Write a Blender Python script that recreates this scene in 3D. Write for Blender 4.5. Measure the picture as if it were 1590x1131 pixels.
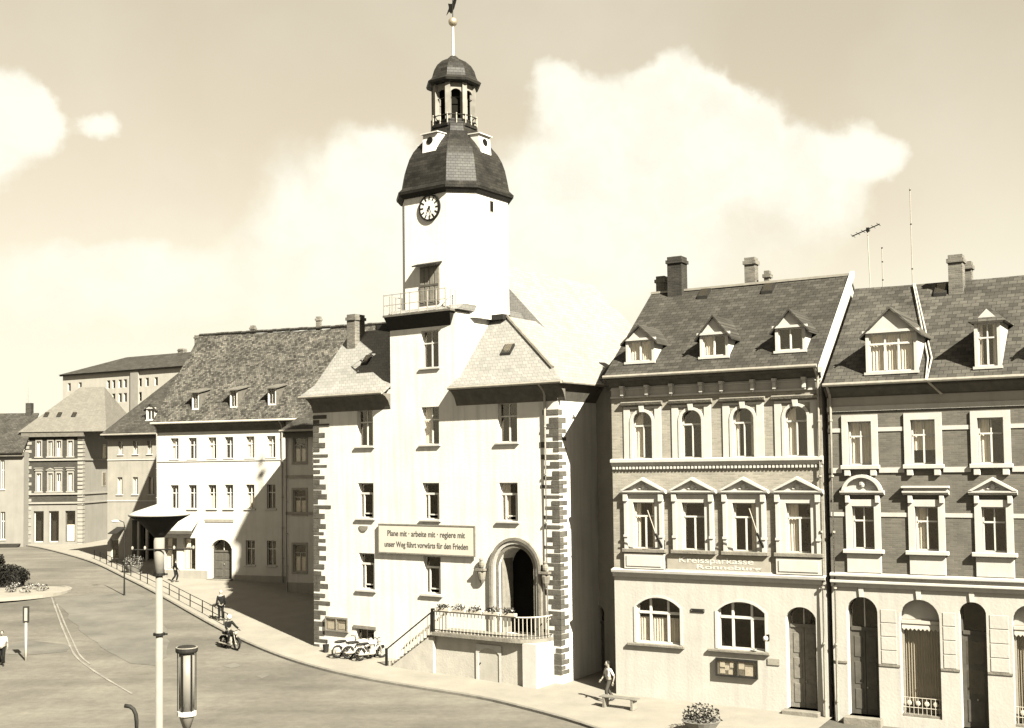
import bpy, bmesh, math, random
from mathutils import Matrix, Vector
R = math.radians
random.seed(7)
for o in list(bpy.data.objects): bpy.data.objects.remove(o)
scene = bpy.context.scene
C = scene.collection

# ------------------------------------------------------------------ camera
F = 1800.0                      # focal length in pixels of the 1590 px wide photograph
CAMZ = 10.1
PITCH = math.atan(80 / F); SHIFT = 78 / 1590.0; ROLL = -0.0128
cam = bpy.data.cameras.new('camera'); camo = bpy.data.objects.new('camera', cam); C.objects.link(camo)
cam.sensor_fit = 'HORIZONTAL'; cam.sensor_width = 36.0; cam.lens = 36.0 * F / 1590.0
cam.shift_y = SHIFT; cam.clip_start = 0.5; cam.clip_end = 6000
CM = Matrix.Translation((0, 0, CAMZ)) @ Matrix.Rotation(math.pi / 2 + PITCH, 4, 'X') @ Matrix.Rotation(ROLL, 4, 'Z')
camo.matrix_world = CM
scene.camera = camo
CR = CM.to_3x3()
def ray(px, py):
    return (CR @ Vector(((px - 795) / F, (565.5 - py) / F + SHIFT * 1590 / F, -1.0))).normalized()
def at_depth(px, py, Y):
    d = ray(px, py); t = Y / d.y
    return Vector((0, 0, CAMZ)) + d * t

# ------------------------------------------------------------------ sun and sky
SAZ = R(302.0); SEL = R(39.0)                     # direction towards the sun (angle from +X, counter-clockwise)
SV = Vector((math.cos(SAZ) * math.cos(SEL), math.sin(SAZ) * math.cos(SEL), math.sin(SEL)))
sun = bpy.data.lights.new('sun', 'SUN'); suno = bpy.data.objects.new('sun', sun); C.objects.link(suno)
sun.energy = 5.0; sun.angle = R(0.53); sun.color = (1.0, 0.95, 0.80)
suno.rotation_euler = (-SV).to_track_quat('-Z', 'Y').to_euler(); suno.location = (30, -40, 60)

world = bpy.data.worlds.new('World'); scene.world = world; world.use_nodes = True
wt = world.node_tree; wt.nodes.clear()
def WN(t, **k):
    n = wt.nodes.new(t)
    for a, v in k.items(): setattr(n, a, v)
    return n
def wl(a, b): wt.links.new(a, b)
sky = WN('ShaderNodeTexSky', sky_type='NISHITA', sun_disc=False)
sky.sun_elevation = SEL; sky.sun_rotation = math.atan2(SV.x, SV.y); sky.altitude = 250; sky.dust_density = 2.0
bw = WN('ShaderNodeRGBToBW'); wl(sky.outputs[0], bw.inputs[0])
tc = WN('ShaderNodeTexCoord')
sepz = WN('ShaderNodeSeparateXYZ'); wl(tc.outputs['Generated'], sepz.inputs[0])
# cumulus clouds: soft discs on the sky, broken up by noise
nz = WN('ShaderNodeTexNoise'); nz.inputs['Scale'].default_value = 26; nz.inputs['Detail'].default_value = 7; nz.inputs['Roughness'].default_value = .55
wl(tc.outputs['Generated'], nz.inputs['Vector'])
nsub = WN('ShaderNodeVectorMath', operation='SUBTRACT'); wl(nz.outputs['Color'], nsub.inputs[0]); nsub.inputs[1].default_value = (.5, .5, .5)
nsc = WN('ShaderNodeVectorMath', operation='SCALE'); wl(nsub.outputs[0], nsc.inputs[0]); nsc.inputs['Scale'].default_value = .04
nadd = WN('ShaderNodeVectorMath', operation='ADD'); wl(tc.outputs['Generated'], nadd.inputs[0]); wl(nsc.outputs[0], nadd.inputs[1])
CLOUDS = [(855,135,42,1),(900,160,48,.9),(1040,108,50,1),(990,160,62,1),(1095,150,40,.9),(1130,172,50,1),(1175,190,50,1),(1080,235,90,1),(1190,260,70,1),
          (1255,235,45,.9),(1330,232,48,1),(1385,245,36,.8),(1290,290,75,.8),(900,250,100,1),(820,330,110,.8),(1010,330,120,.9),
          (25,150,46,1),(62,190,44,.95),(20,215,62,.8),(150,196,30,.7),(172,206,22,.5),(135,190,18,.4),(560,250,62,.75),(610,238,46,.75),(520,310,90,.6),(640,330,90,.7),
          (40,450,85,.7),(120,435,70,.8),(200,430,65,.8),(265,455,80,.8),(380,420,110,.6),(450,330,70,.5),(-60,175,70,1),(-130,215,85,.9),(-230,260,90,.8),(-60,250,70,.8),(1680,330,80,.6),(1790,300,90,.8),(1900,350,90,.7),(850,430,110,.75),(960,410,110,.75),(760,440,90,.7),(600,430,110,.7),(480,470,90,.6),(1120,400,110,.5),(1260,380,90,.35),(330,250,60,.3),(430,235,50,.35)]
prev = None
for cx, cy, r, s in CLOUDS:
    d = WN('ShaderNodeVectorMath', operation='DISTANCE'); wl(nadd.outputs[0], d.inputs[0]); d.inputs[1].default_value = ray(cx, cy)
    m = WN('ShaderNodeMapRange', interpolation_type='SMOOTHERSTEP'); wl(d.outputs['Value'], m.inputs[0])
    m.inputs[1].default_value = r / F * 1.55; m.inputs[2].default_value = 0; m.inputs[3].default_value = 0; m.inputs[4].default_value = s
    if prev is None: prev = m.outputs[0]
    else:
        mx = WN('ShaderNodeMath', operation='ADD'); wl(prev, mx.inputs[0]); wl(m.outputs[0], mx.inputs[1]); prev = mx.outputs[0]
nb2 = WN('ShaderNodeTexNoise'); nb2.inputs['Scale'].default_value = 11; nb2.inputs['Detail'].default_value = 8; nb2.inputs['Roughness'].default_value = .6; wl(tc.outputs['Generated'], nb2.inputs['Vector'])
nb3 = WN('ShaderNodeMath', operation='MULTIPLY_ADD'); wl(nb2.outputs['Fac'], nb3.inputs[0]); nb3.inputs[1].default_value = .9; nb3.inputs[2].default_value = -.45
nb4 = WN('ShaderNodeMath', operation='ADD'); wl(prev, nb4.inputs[0]); wl(nb3.outputs[0], nb4.inputs[1])
nb5 = WN('ShaderNodeMapRange', interpolation_type='SMOOTHSTEP'); wl(nb4.outputs[0], nb5.inputs[0]); nb5.inputs[1].default_value = .12; nb5.inputs[2].default_value = 1.0
prev = nb5.outputs[0]
# veil of thin cloud all round the sky
n2 = WN('ShaderNodeTexNoise'); n2.inputs['Scale'].default_value = 3.2; n2.inputs['Detail'].default_value = 6
wl(tc.outputs['Generated'], n2.inputs['Vector'])
v2 = WN('ShaderNodeMapRange'); wl(n2.outputs['Fac'], v2.inputs[0]); v2.inputs[1].default_value = .42; v2.inputs[2].default_value = .75; v2.inputs[3].default_value = 0; v2.inputs[4].default_value = .28
cm = WN('ShaderNodeMath', operation='MAXIMUM'); wl(prev, cm.inputs[0]); wl(v2.outputs[0], cm.inputs[1])
SKYK = 1.22; CLOUDV = 2.95
lpw = WN('ShaderNodeMath', operation='POWER'); wl(bw.outputs[0], lpw.inputs[0]); lpw.inputs[1].default_value = .5
lum = WN('ShaderNodeMath', operation='MULTIPLY'); wl(lpw.outputs[0], lum.inputs[0]); lum.inputs[1].default_value = SKYK
skc = WN('ShaderNodeVectorMath', operation='SCALE'); skc.inputs[0].default_value = (1.0, .88, .665); wl(lum.outputs[0], skc.inputs['Scale'])
mixc = WN('ShaderNodeMix', data_type='RGBA'); wl(cm.outputs[0], mixc.inputs['Factor']); wl(skc.outputs[0], mixc.inputs['A']); mixc.inputs['B'].default_value = (CLOUDV, CLOUDV * .965, CLOUDV * .80, 1)
hz1 = WN('ShaderNodeMapRange', interpolation_type='SMOOTHSTEP'); wl(sepz.outputs['Z'], hz1.inputs[0]); hz1.inputs[1].default_value = .24; hz1.inputs[2].default_value = .05; hz1.inputs[3].default_value = 0; hz1.inputs[4].default_value = .84
mixh = WN('ShaderNodeMix', data_type='RGBA'); wl(hz1.outputs[0], mixh.inputs['Factor']); wl(mixc.outputs['Result'], mixh.inputs['A']); mixh.inputs['B'].default_value = (CLOUDV * .95, CLOUDV * .915, CLOUDV * .74, 1)
cn1 = WN('ShaderNodeTexNoise'); cn1.inputs['Scale'].default_value = 15; cn1.inputs['Detail'].default_value = 7; cn1.inputs['Roughness'].default_value = .6; wl(nadd.outputs[0], cn1.inputs['Vector'])
cn2 = WN('ShaderNodeMapRange', interpolation_type='SMOOTHSTEP'); wl(cn1.outputs['Fac'], cn2.inputs[0]); cn2.inputs[1].default_value = .36; cn2.inputs[2].default_value = .6; cn2.inputs[3].default_value = CLOUDV * .91; cn2.inputs[4].default_value = CLOUDV * 1.02
cn3 = WN('ShaderNodeVectorMath', operation='SCALE'); cn3.inputs[0].default_value = (1, .965, .82); wl(cn2.outputs[0], cn3.inputs['Scale']); wl(cn3.outputs[0], mixc.inputs['B'])
bg = WN('ShaderNodeBackground'); bg.inputs['Strength'].default_value = .05; wl(mixh.outputs['Result'], bg.inputs['Color'])
wo = WN('ShaderNodeOutputWorld'); wl(bg.outputs[0], wo.inputs[0])

vs = scene.view_settings
vs.view_transform = 'Standard'; vs.look = 'None'; vs.gamma = 1.0; vs.exposure = 2.9; vs.use_curve_mapping = False

# ------------------------------------------------------------------ materials (the whole place is toned like the print)
def T(v, w=1.0):
    return (v, v * (1 - .075 * w), v * (1 - .215 * w), 1)
MATS = {}
def mat(name, v, rough=.85, var=.18, scale=1.2, bump=.0, bscale=12, w=1.0, spec=.3, streak=0.0, metal=0):
    m = bpy.data.materials.new(name); m.use_nodes = True; nt = m.node_tree; bs = nt.nodes['Principled BSDF']
    bs.inputs['Roughness'].default_value = rough; bs.inputs['Specular IOR Level'].default_value = spec; bs.inputs['Metallic'].default_value = metal
    tcn = nt.nodes.new('ShaderNodeTexCoord')
    n1 = nt.nodes.new('ShaderNodeTexNoise'); n1.inputs['Scale'].default_value = scale; n1.inputs['Detail'].default_value = 8; n1.inputs['Roughness'].default_value = .62
    nt.links.new(tcn.outputs['Object'], n1.inputs['Vector'])
    rmp = nt.nodes.new('ShaderNodeMapRange'); rmp.inputs[1].default_value = .28; rmp.inputs[2].default_value = .72
    rmp.inputs[3].default_value = 1 - var; rmp.inputs[4].default_value = 1 + var
    nt.links.new(n1.outputs['Fac'], rmp.inputs[0])
    fac = rmp.outputs[0]
    if streak:
        mp = nt.nodes.new('ShaderNodeMapping'); mp.inputs['Scale'].default_value = (2.6, 2.6, .16); nt.links.new(tcn.outputs['Object'], mp.inputs['Vector'])
        n3 = nt.nodes.new('ShaderNodeTexNoise'); n3.inputs['Scale'].default_value = 1.3; n3.inputs['Detail'].default_value = 6; nt.links.new(mp.outputs[0], n3.inputs['Vector'])
        r3 = nt.nodes.new('ShaderNodeMapRange'); r3.inputs[1].default_value = .45; r3.inputs[2].default_value = .8; r3.inputs[3].default_value = 1; r3.inputs[4].default_value = 1 - streak
        nt.links.new(n3.outputs['Fac'], r3.inputs[0])
        mu = nt.nodes.new('ShaderNodeMath'); mu.operation = 'MULTIPLY'; nt.links.new(fac, mu.inputs[0]); nt.links.new(r3.outputs[0], mu.inputs[1]); fac = mu.outputs[0]
    sc = nt.nodes.new('ShaderNodeVectorMath'); sc.operation = 'SCALE'; sc.inputs[0].default_value = T(v, w)[:3]
    nt.links.new(fac, sc.inputs['Scale']); nt.links.new(sc.outputs[0], bs.inputs['Base Color'])
    if bump:
        n4 = nt.nodes.new('ShaderNodeTexNoise'); n4.inputs['Scale'].default_value = bscale; n4.inputs['Detail'].default_value = 5
        nt.links.new(tcn.outputs['Object'], n4.inputs['Vector'])
        bp = nt.nodes.new('ShaderNodeBump'); bp.inputs['Strength'].default_value = bump; bp.inputs['Distance'].default_value = .03
        nt.links.new(n4.outputs['Fac'], bp.inputs['Height']); nt.links.new(bp.outputs[0], bs.inputs['Normal'])
    MATS[name] = m
    return m
def tiles(name, v, mort, bw_=.28, rh=.2, var=.5, rough=.8, w=1.0, sk=(1, 0, 0), bump=.6, vz=1.5, patch=.3, spec=.25, mortar=.012, off=.5):
    """courses of slates, tiles or bricks: u = along the wall, v = height"""
    m = bpy.data.materials.new(name); m.use_nodes = True; nt = m.node_tree; bs = nt.nodes['Principled BSDF']
    bs.inputs['Roughness'].default_value = rough; bs.inputs['Specular IOR Level'].default_value = spec
    tcn = nt.nodes.new('ShaderNodeTexCoord'); sp = nt.nodes.new('ShaderNodeSeparateXYZ'); nt.links.new(tcn.outputs['Object'], sp.inputs[0])
    a = nt.nodes.new('ShaderNodeMath'); a.operation = 'MULTIPLY_ADD'; nt.links.new(sp.outputs['Y'], a.inputs[0]); a.inputs[1].default_value = sk[1]; nt.links.new(sp.outputs['X'], a.inputs[2])
    zz = nt.nodes.new('ShaderNodeMath'); zz.operation = 'MULTIPLY'; nt.links.new(sp.outputs['Z'], zz.inputs[0]); zz.inputs[1].default_value = vz
    cb = nt.nodes.new('ShaderNodeCombineXYZ'); nt.links.new(a.outputs[0], cb.inputs[0]); nt.links.new(zz.outputs[0], cb.inputs[1])
    bk = nt.nodes.new('ShaderNodeTexBrick'); nt.links.new(cb.outputs[0], bk.inputs['Vector'])
    bk.inputs['Scale'].default_value = 1; bk.inputs['Brick Width'].default_value = bw_; bk.inputs['Row Height'].default_value = rh; bk.inputs['Mortar Size'].default_value = mortar
    bk.inputs['Mortar Smooth'].default_value = .4; bk.inputs['Bias'].default_value = 0; bk.offset = off
    bk.inputs['Color1'].default_value = T(v * (1 - var), w); bk.inputs['Color2'].default_value = T(v * (1 + var), w); bk.inputs['Mortar'].default_value = T(mort, w)
    n1 = nt.nodes.new('ShaderNodeTexNoise'); n1.inputs['Scale'].default_value = .9; n1.inputs['Detail'].default_value = 9; n1.inputs['Roughness'].default_value = .68
    nt.links.new(tcn.outputs['Object'], n1.inputs['Vector'])
    rmp = nt.nodes.new('ShaderNodeMapRange'); rmp.inputs[1].default_value = .3; rmp.inputs[2].default_value = .7; rmp.inputs[3].default_value = 1 - patch; rmp.inputs[4].default_value = 1 + patch
    nt.links.new(n1.outputs['Fac'], rmp.inputs[0])
    sc = nt.nodes.new('ShaderNodeVectorMath'); sc.operation = 'SCALE'; nt.links.new(bk.outputs['Color'], sc.inputs[0]); nt.links.new(rmp.outputs[0], sc.inputs['Scale'])
    nt.links.new(sc.outputs[0], bs.inputs['Base Color'])
    if bump:
        bp = nt.nodes.new('ShaderNodeBump'); bp.inputs['Strength'].default_value = bump; bp.inputs['Distance'].default_value = .02; bp.invert = True
        nt.links.new(bk.outputs['Fac'], bp.inputs['Height']); nt.links.new(bp.outputs[0], bs.inputs['Normal'])
    MATS[name] = m
    return m
def glass(name, refl=.16, tint=.8):
    m = bpy.data.materials.new(name); m.use_nodes = True; nt = m.node_tree; nt.nodes.remove(nt.nodes['Principled BSDF'])
    tr = nt.nodes.new('ShaderNodeBsdfTransparent'); tr.inputs[0].default_value = T(tint, .2)
    gl = nt.nodes.new('ShaderNodeBsdfGlossy'); gl.inputs['Roughness'].default_value = .03; gl.inputs[0].default_value = T(.95)
    lw = nt.nodes.new('ShaderNodeLayerWeight'); lw.inputs['Blend'].default_value = .5
    pw = nt.nodes.new('ShaderNodeMath'); pw.operation = 'POWER'; nt.links.new(lw.outputs['Facing'], pw.inputs[0]); pw.inputs[1].default_value = 4.0
    ad = nt.nodes.new('ShaderNodeMath'); ad.operation = 'MULTIPLY_ADD'; nt.links.new(pw.outputs[0], ad.inputs[0]); ad.inputs[1].default_value = .6; ad.inputs[2].default_value = .03 + refl
    n = nt.nodes.new('ShaderNodeTexNoise'); n.inputs['Scale'].default_value = 1.6; tcn = nt.nodes.new('ShaderNodeTexCoord'); nt.links.new(tcn.outputs['Object'], n.inputs['Vector'])
    bp = nt.nodes.new('ShaderNodeBump'); bp.inputs['Strength'].default_value = .12; bp.inputs['Distance'].default_value = .05; nt.links.new(n.outputs['Fac'], bp.inputs['Height']); nt.links.new(bp.outputs[0], gl.inputs['Normal'])
    mx = nt.nodes.new('ShaderNodeMixShader'); nt.links.new(ad.outputs[0], mx.inputs[0]); nt.links.new(tr.outputs[0], mx.inputs[1]); nt.links.new(gl.outputs[0], mx.inputs[2])
    nt.links.new(mx.outputs[0], nt.nodes['Material Output'].inputs[0]); MATS[name] = m
    return m
M_white = mat('white_plaster', .315, var=.10, scale=.55, bump=.25, bscale=9, w=.45, streak=.28)
M_tower = mat('tower_plaster', .33, var=.08, scale=.5, bump=.2, bscale=7, w=.45, streak=.16)
M_far = mat('far_plaster', .095, var=.1, scale=.7, bump=.2, w=.8, streak=.15)
M_fartrim = mat('far_trim', .115, var=.1, scale=2, w=.8, streak=.1)
M_landing = mat('landing_plaster', .20, var=.14, scale=1.6, bump=.3, w=.8, streak=.1)
M_wh = mat('old_limewash', .25, var=.08, scale=.8, bump=.25, bscale=9, w=.6, streak=.14)
M_house = mat('cream_plaster', 0.2, var=.09, scale=.8, bump=.25, bscale=9, w=.6, streak=.14)
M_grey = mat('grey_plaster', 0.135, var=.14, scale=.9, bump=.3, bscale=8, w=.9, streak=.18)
M_pale = mat('pale_plaster', 0.18, var=.1, scale=.8, bump=.2, w=.8, streak=.15)
M_trim = mat('trim_stucco', 0.225, var=.09, scale=2.5, bump=.15, bscale=20, w=.5, streak=.10)
M_stone = mat('sandstone', 0.085, var=.32, scale=2.2, bump=.5, bscale=14, w=1.1)
M_stoned = mat('dark_quoin_stone', 0.042, var=.4, scale=1.7, bump=.5, bscale=14, w=1.0, spec=0.12)
M_brickb = tiles('tan_brick', 0.13, 0.145, .25, .075, var=.16, vz=1, bump=.25, patch=.16, rough=.9)
M_brickr = tiles('grey_clinker_brick', 0.06, 0.066, .25, .075, var=.16, vz=1, bump=.25, patch=.2, rough=.85, spec=0.12)
M_brickc = tiles('dark_brick', 0.02, 0.028, .25, .075, var=.2, vz=1, bump=.25, patch=.2, rough=.9, spec=0.12)
M_slate = tiles('slate_roof', 0.024, 0.01, .30, .21, var=.28, rough=.62, bump=.8, patch=.35, spec=0.12)
M_slate2 = tiles('weathered_slate_roof', 0.03, 0.012, .32, .23, var=.36, rough=.7, bump=.8, patch=.4, spec=0.12)
M_tile = tiles('old_plain_tile_roof', 0.036, 0.01, .19, .19, var=.62, rough=.85, bump=1.0, patch=.55, spec=0.12)
M_tilew = tiles('pale_tile_roof', 0.105, 0.062, .30, .26, var=.10, rough=.85, bump=.5, patch=.12, w=.5, sk=(1, 1, 0))
M_tilel = tiles('light_slate_roof', 0.062, 0.042, .3, .2, var=.12, rough=.8, bump=.5, patch=.1, sk=(1, 1, 0))
M_dome = tiles('dome_slate', 0.011, 0.005, .34, .22, var=.35, rough=.5, bump=.4, patch=.45, sk=(1, 1, 0), spec=0.12)
M_dark = mat('dark_wood', 0.01, rough=.7, var=.3, scale=3, bump=.2, spec=0.12)
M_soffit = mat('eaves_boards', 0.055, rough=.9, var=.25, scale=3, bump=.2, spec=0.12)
M_wood = mat('weathered_wood', 0.085, rough=.8, var=.25, scale=4, bump=.3, streak=.2)
M_door = mat('brown_door_paint', 0.045, rough=.55, var=.2, scale=3, bump=.1, streak=.2, spec=0.12)
M_frame = mat('white_window_paint', 0.27, rough=.6, var=.08, scale=6, w=.5)
M_frameg = mat('grey_window_paint', 0.1360, rough=.6, var=.1, scale=6)
M_zinc = mat('zinc', 0.13, rough=.5, var=.2, scale=5, spec=.5)
M_iron = mat('black_iron', 0.006, rough=.55, var=.2, scale=8, spec=0.12)
M_railw = mat('pale_rail_paint', 0.22, rough=.6, var=.15, scale=8)
M_glass = glass('window_glass', .02, .96); M_glassd = glass('dark_window_glass', .0, .9)
M_curt = mat('net_curtain', 0.36, rough=.95, var=.1, scale=5, w=.6)
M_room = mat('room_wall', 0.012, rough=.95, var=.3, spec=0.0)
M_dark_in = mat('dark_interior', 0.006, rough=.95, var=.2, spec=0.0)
M_chim = tiles('chimney_brick', 0.06, 0.08, .25, .08, var=.3, vz=1, bump=.5, patch=.4, sk=(1, 1, 0))
M_chimd = tiles('sooty_chimney_brick', 0.018, 0.026, .25, .08, var=.3, vz=1, bump=.5, patch=.4, sk=(1, 1, 0), spec=0.12)
M_gold = mat('gilt_metal', 0.3400, rough=.3, var=.1, metal=.8, w=1.6)

# ------------------------------------------------------------------ mesh helpers
class MB:
    def __init__(s): s.v = []; s.f = []
    def add(s, vs_, fs):
        n = len(s.v); s.v += [tuple(p) for p in vs_]; s.f += [tuple(i + n for i in f) for f in fs]; return s
    def poly(s, pts): return s.add(pts, [tuple(range(len(pts)))])
    def box(s, x0, x1, y0, y1, z0, z1):
        return s.add([(x0,y0,z0),(x1,y0,z0),(x1,y1,z0),(x0,y1,z0),(x0,y0,z1),(x1,y0,z1),(x1,y1,z1),(x0,y1,z1)],
                     [(0,3,2,1),(4,5,6,7),(0,1,5,4),(1,2,6,5),(2,3,7,6),(3,0,4,7)])
    def ext(s, a, b):                     # two matching rings -> closed prism
        n = len(a)
        return s.add(list(a) + list(b), [tuple(range(n))[::-1], tuple(range(n, 2 * n))] + [(i, (i + 1) % n, n + (i + 1) % n, n + i) for i in range(n)])
    def xz(s, pts, y0, y1): return s.ext([(x, y0, z) for x, z in pts], [(x, y1, z) for x, z in pts])
    def yz(s, pts, x0, x1): return s.ext([(x0, y, z) for y, z in pts], [(x1, y, z) for y, z in pts])
    def xy(s, pts, z0, z1): return s.ext([(x, y, z0) for x, y in pts], [(x, y, z1) for x, y in pts])
    def slab(s, pts, th): return s.ext([(x, y, z - th) for x, y, z in pts], pts)
    def loft(s, rings, cap=True):
        n = len(rings[0]); vs_ = [p for r in rings for p in r]; fs = []
        for k in range(len(rings) - 1):
            for i in range(n): fs.append((k*n+i, k*n+(i+1) % n, (k+1)*n+(i+1) % n, (k+1)*n+i))
        if cap: fs += [tuple(range(n))[::-1], tuple(range((len(rings)-1)*n, len(rings)*n))]
        return s.add(vs_, fs)
    def lathe(s, prof, cx=0, cy=0, n=12, rot=0):
        return s.loft([[(cx + r * math.cos(rot + 2*math.pi*i/n), cy + r * math.sin(rot + 2*math.pi*i/n), z) for i in range(n)] for r, z in prof])
    def tube(s, pts, r, n=8, r1=None):
        pts = [Vector(p) for p in pts]; rings = []
        for i, p in enumerate(pts):
            d = (pts[min(i+1, len(pts)-1)] - pts[max(i-1, 0)]).normalized()
            a = d.cross(Vector((0, 0, 1)))
            if a.length < 1e-3: a = Vector((1, 0, 0))
            a.normalize(); b = d.cross(a)
            rr = r if r1 is None else r + (r1 - r) * i / (len(pts) - 1)
            rings.append([tuple(p + a * rr * math.cos(2*math.pi*k/n) + b * rr * math.sin(2*math.pi*k/n)) for k in range(n)])
        return s.loft(rings)
    def ball(s, c, rx, ry=None, rz=None, n=10, m=6):
        ry = rx if ry is None else ry; rz = rx if rz is None else rz
        return s.loft([[(c[0] + rx*math.sin(t)*math.cos(2*math.pi*i/n), c[1] + ry*math.sin(t)*math.sin(2*math.pi*i/n), c[2] - rz*math.cos(t)) for i in range(n)]
                       for t in [max(.02, min(math.pi-.02, math.pi*k/m)) for k in range(m + 1)]])
    def mesh(s, name, m, smooth=False, bevel=0):
        me = bpy.data.meshes.new(name); me.from_pydata(s.v, [], s.f)
        bm = bmesh.new(); bm.from_mesh(me); bmesh.ops.recalc_face_normals(bm, faces=bm.faces)
        if bevel: bmesh.ops.bevel(bm, geom=list(bm.edges), offset=bevel, segments=1, affect='EDGES', clamp_overlap=True)
        bm.to_mesh(me); bm.free(); me.materials.append(m)
        if smooth:
            for p in me.polygons: p.use_smooth = True
        return me
    def build(s, name, m, parent=None, smooth=False, bevel=0):
        o = bpy.data.objects.new(name, s.mesh(name, m, smooth, bevel)); C.objects.link(o); o.parent = parent
        return o
def obj(name, me, parent=None, loc=(0, 0, 0), rot=(0, 0, 0)):
    o = bpy.data.objects.new(name, me); C.objects.link(o); o.parent = parent; o.location = loc; o.rotation_euler = rot
    return o
def tag(o, label=None, cat=None, group=None, kind=None):
    if label: o['label'] = label
    if cat: o['category'] = cat
    if group: o['group'] = group
    if kind: o['kind'] = kind
    return o
def empty(name, loc, rz=0):
    o = bpy.data.objects.new(name, None); C.objects.link(o); o.location = loc; o.rotation_euler = (0, 0, rz); o.empty_display_size = .3
    return o
def copy_tree(o, parent=None):
    c = o.copy(); C.objects.link(c); c.parent = parent
    for ch in o.children: copy_tree(ch, c)
    return c
def bx(name, m, parent, x0, x1, y0, y1, z0, z1, bevel=0): return MB().box(x0, x1, y0, y1, z0, z1).build(name, m, parent, bevel=bevel)

class Frame:
    """a house front: local x runs along the front to the right, y into the house, z up"""
    def __init__(s, origin, ang, name=None, label=None, cat=None, group=None):
        s.o = Vector((origin[0], origin[1], 0)); s.ang = ang
        s.u = Vector((math.cos(ang), math.sin(ang), 0)); s.b = Vector((-math.sin(ang), math.cos(ang), 0))
        if name: s.root = empty(name, s.o, ang); tag(s.root, label, cat, group)
    def P(s, px, py, y=0.0):
        d = ray(px, py); c = Vector((0, 0, CAMZ)); q = s.o + s.b * y
        t = (q - c).dot(s.b) / d.dot(s.b); p = c + d * t
        return ((p - s.o).dot(s.u), p.z)
    def S(s, px, py, y0, z0, y1, z1):       # hit the roof slope running up from (y0,z0) to (y1,z1)
        d = ray(px, py); c = Vector((0, 0, CAMZ)); nl = s.b * (z1 - z0) + Vector((0, 0, -(y1 - y0)))
        q = s.o + s.b * y0 + Vector((0, 0, z0)); t = (q - c).dot(nl) / d.dot(nl); p = c + d * t
        return ((p - s.o).dot(s.u), (p - s.o).dot(s.b), p.z)
    def w(s, x, y, z=0): return s.o + s.u * x + s.b * y + Vector((0, 0, z))
    def row(s, rects, y=0.0, arch=0.0):
        r = []
        for x0, x1, y0, y1 in rects:
            ym = (y0 + y1) / 2; xm = (x0 + x1) / 2
            r.append([s.P(x0, ym, y)[0], s.P(x1, ym, y)[0], s.P(xm, y1, y)[1], s.P(xm, y0, y)[1]])
        wd = sum(q[1] - q[0] for q in r) / len(r); zb = sum(q[2] for q in r) / len(r); zt = sum(q[3] for q in r) / len(r)
        return [((q[0] + q[1] - wd) / 2, (q[0] + q[1] + wd) / 2, zb, zt, arch) for q in r]
    def thing(s, name, x, y, z, label, cat, group=None, rz=0):
        return tag(empty(name, s.w(x, y, z), s.ang + rz), label, cat, group)

def arch_pts(x0, x1, zs, rise, n=10):
    """points of an arch from (x0,zs) over the crown to (x1,zs)"""
    w = (x1 - x0) / 2; cx = (x0 + x1) / 2; rr = (w*w + rise*rise) / (2*rise); cz = zs + rise - rr
    a0 = math.atan2(zs - cz, -w); a1 = math.atan2(zs - cz, w)
    if a0 < 0: a0 += 2*math.pi
    return [(cx + rr*math.cos(a0 + (a1-a0)*i/n), cz + rr*math.sin(a0 + (a1-a0)*i/n)) for i in range(n + 1)]
def wall(mb, x0, x1, z0, z1, ops, y=0.0, rev=.22):
    xs = sorted({x0, x1} | {q for o in ops for q in o[:2]}); zs = sorted({z0, z1} | {q for o in ops for q in o[2:4]})
    xs = [q for q in xs if x0 <= q <= x1]; zs = [q for q in zs if z0 <= q <= z1]
    for i in range(len(xs) - 1):
        j = 0
        while j < len(zs) - 1:
            cx = (xs[i] + xs[i+1]) / 2; cz = (zs[j] + zs[j+1]) / 2
            if not any(o[0] < cx < o[1] and o[2] < cz < o[3] for o in ops):
                mb.poly([(xs[i], y, zs[j]), (xs[i+1], y, zs[j]), (xs[i+1], y, zs[j+1]), (xs[i], y, zs[j+1])])
            j += 1
    for o in ops:
        a, b, c, d = o[:4]; rise = o[4] if len(o) > 4 else 0
        zt = d - rise; rv = o[5] if len(o) > 5 else rev
        mb.poly([(a, y, c), (a, y+rv, c), (a, y+rv, zt), (a, y, zt)]); mb.poly([(b, y, c), (b, y+rv, c), (b, y+rv, zt), (b, y, zt)])
        mb.poly([(a, y, c), (b, y, c), (b, y+rv, c), (a, y+rv, c)])
        if rise:
            pts = arch_pts(a, b, zt, rise, 12)
            for k in range(12):
                (p, q), (r, t) = pts[k], pts[k+1]
                mb.poly([(p, y, q), (r, y, t), (r, y, d), (p, y, d)]); mb.poly([(p, y, q), (r, y, t), (r, y+rv, t), (p, y+rv, q)])
        else: mb.poly([(a, y, d), (b, y, d), (b, y+rv, d), (a, y+rv, d)])
    return mb
def shell(mb, W, D, z0, z1):                     # side and back walls
    mb.poly([(0,0,z0),(0,D,z0),(0,D,z1),(0,0,z1)]); mb.poly([(W,0,z0),(W,D,z0),(W,D,z1),(W,0,z1)]); mb.poly([(0,D,z0),(W,D,z0),(W,D,z1),(0,D,z1)])
    return mb
PANES = {}
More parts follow.
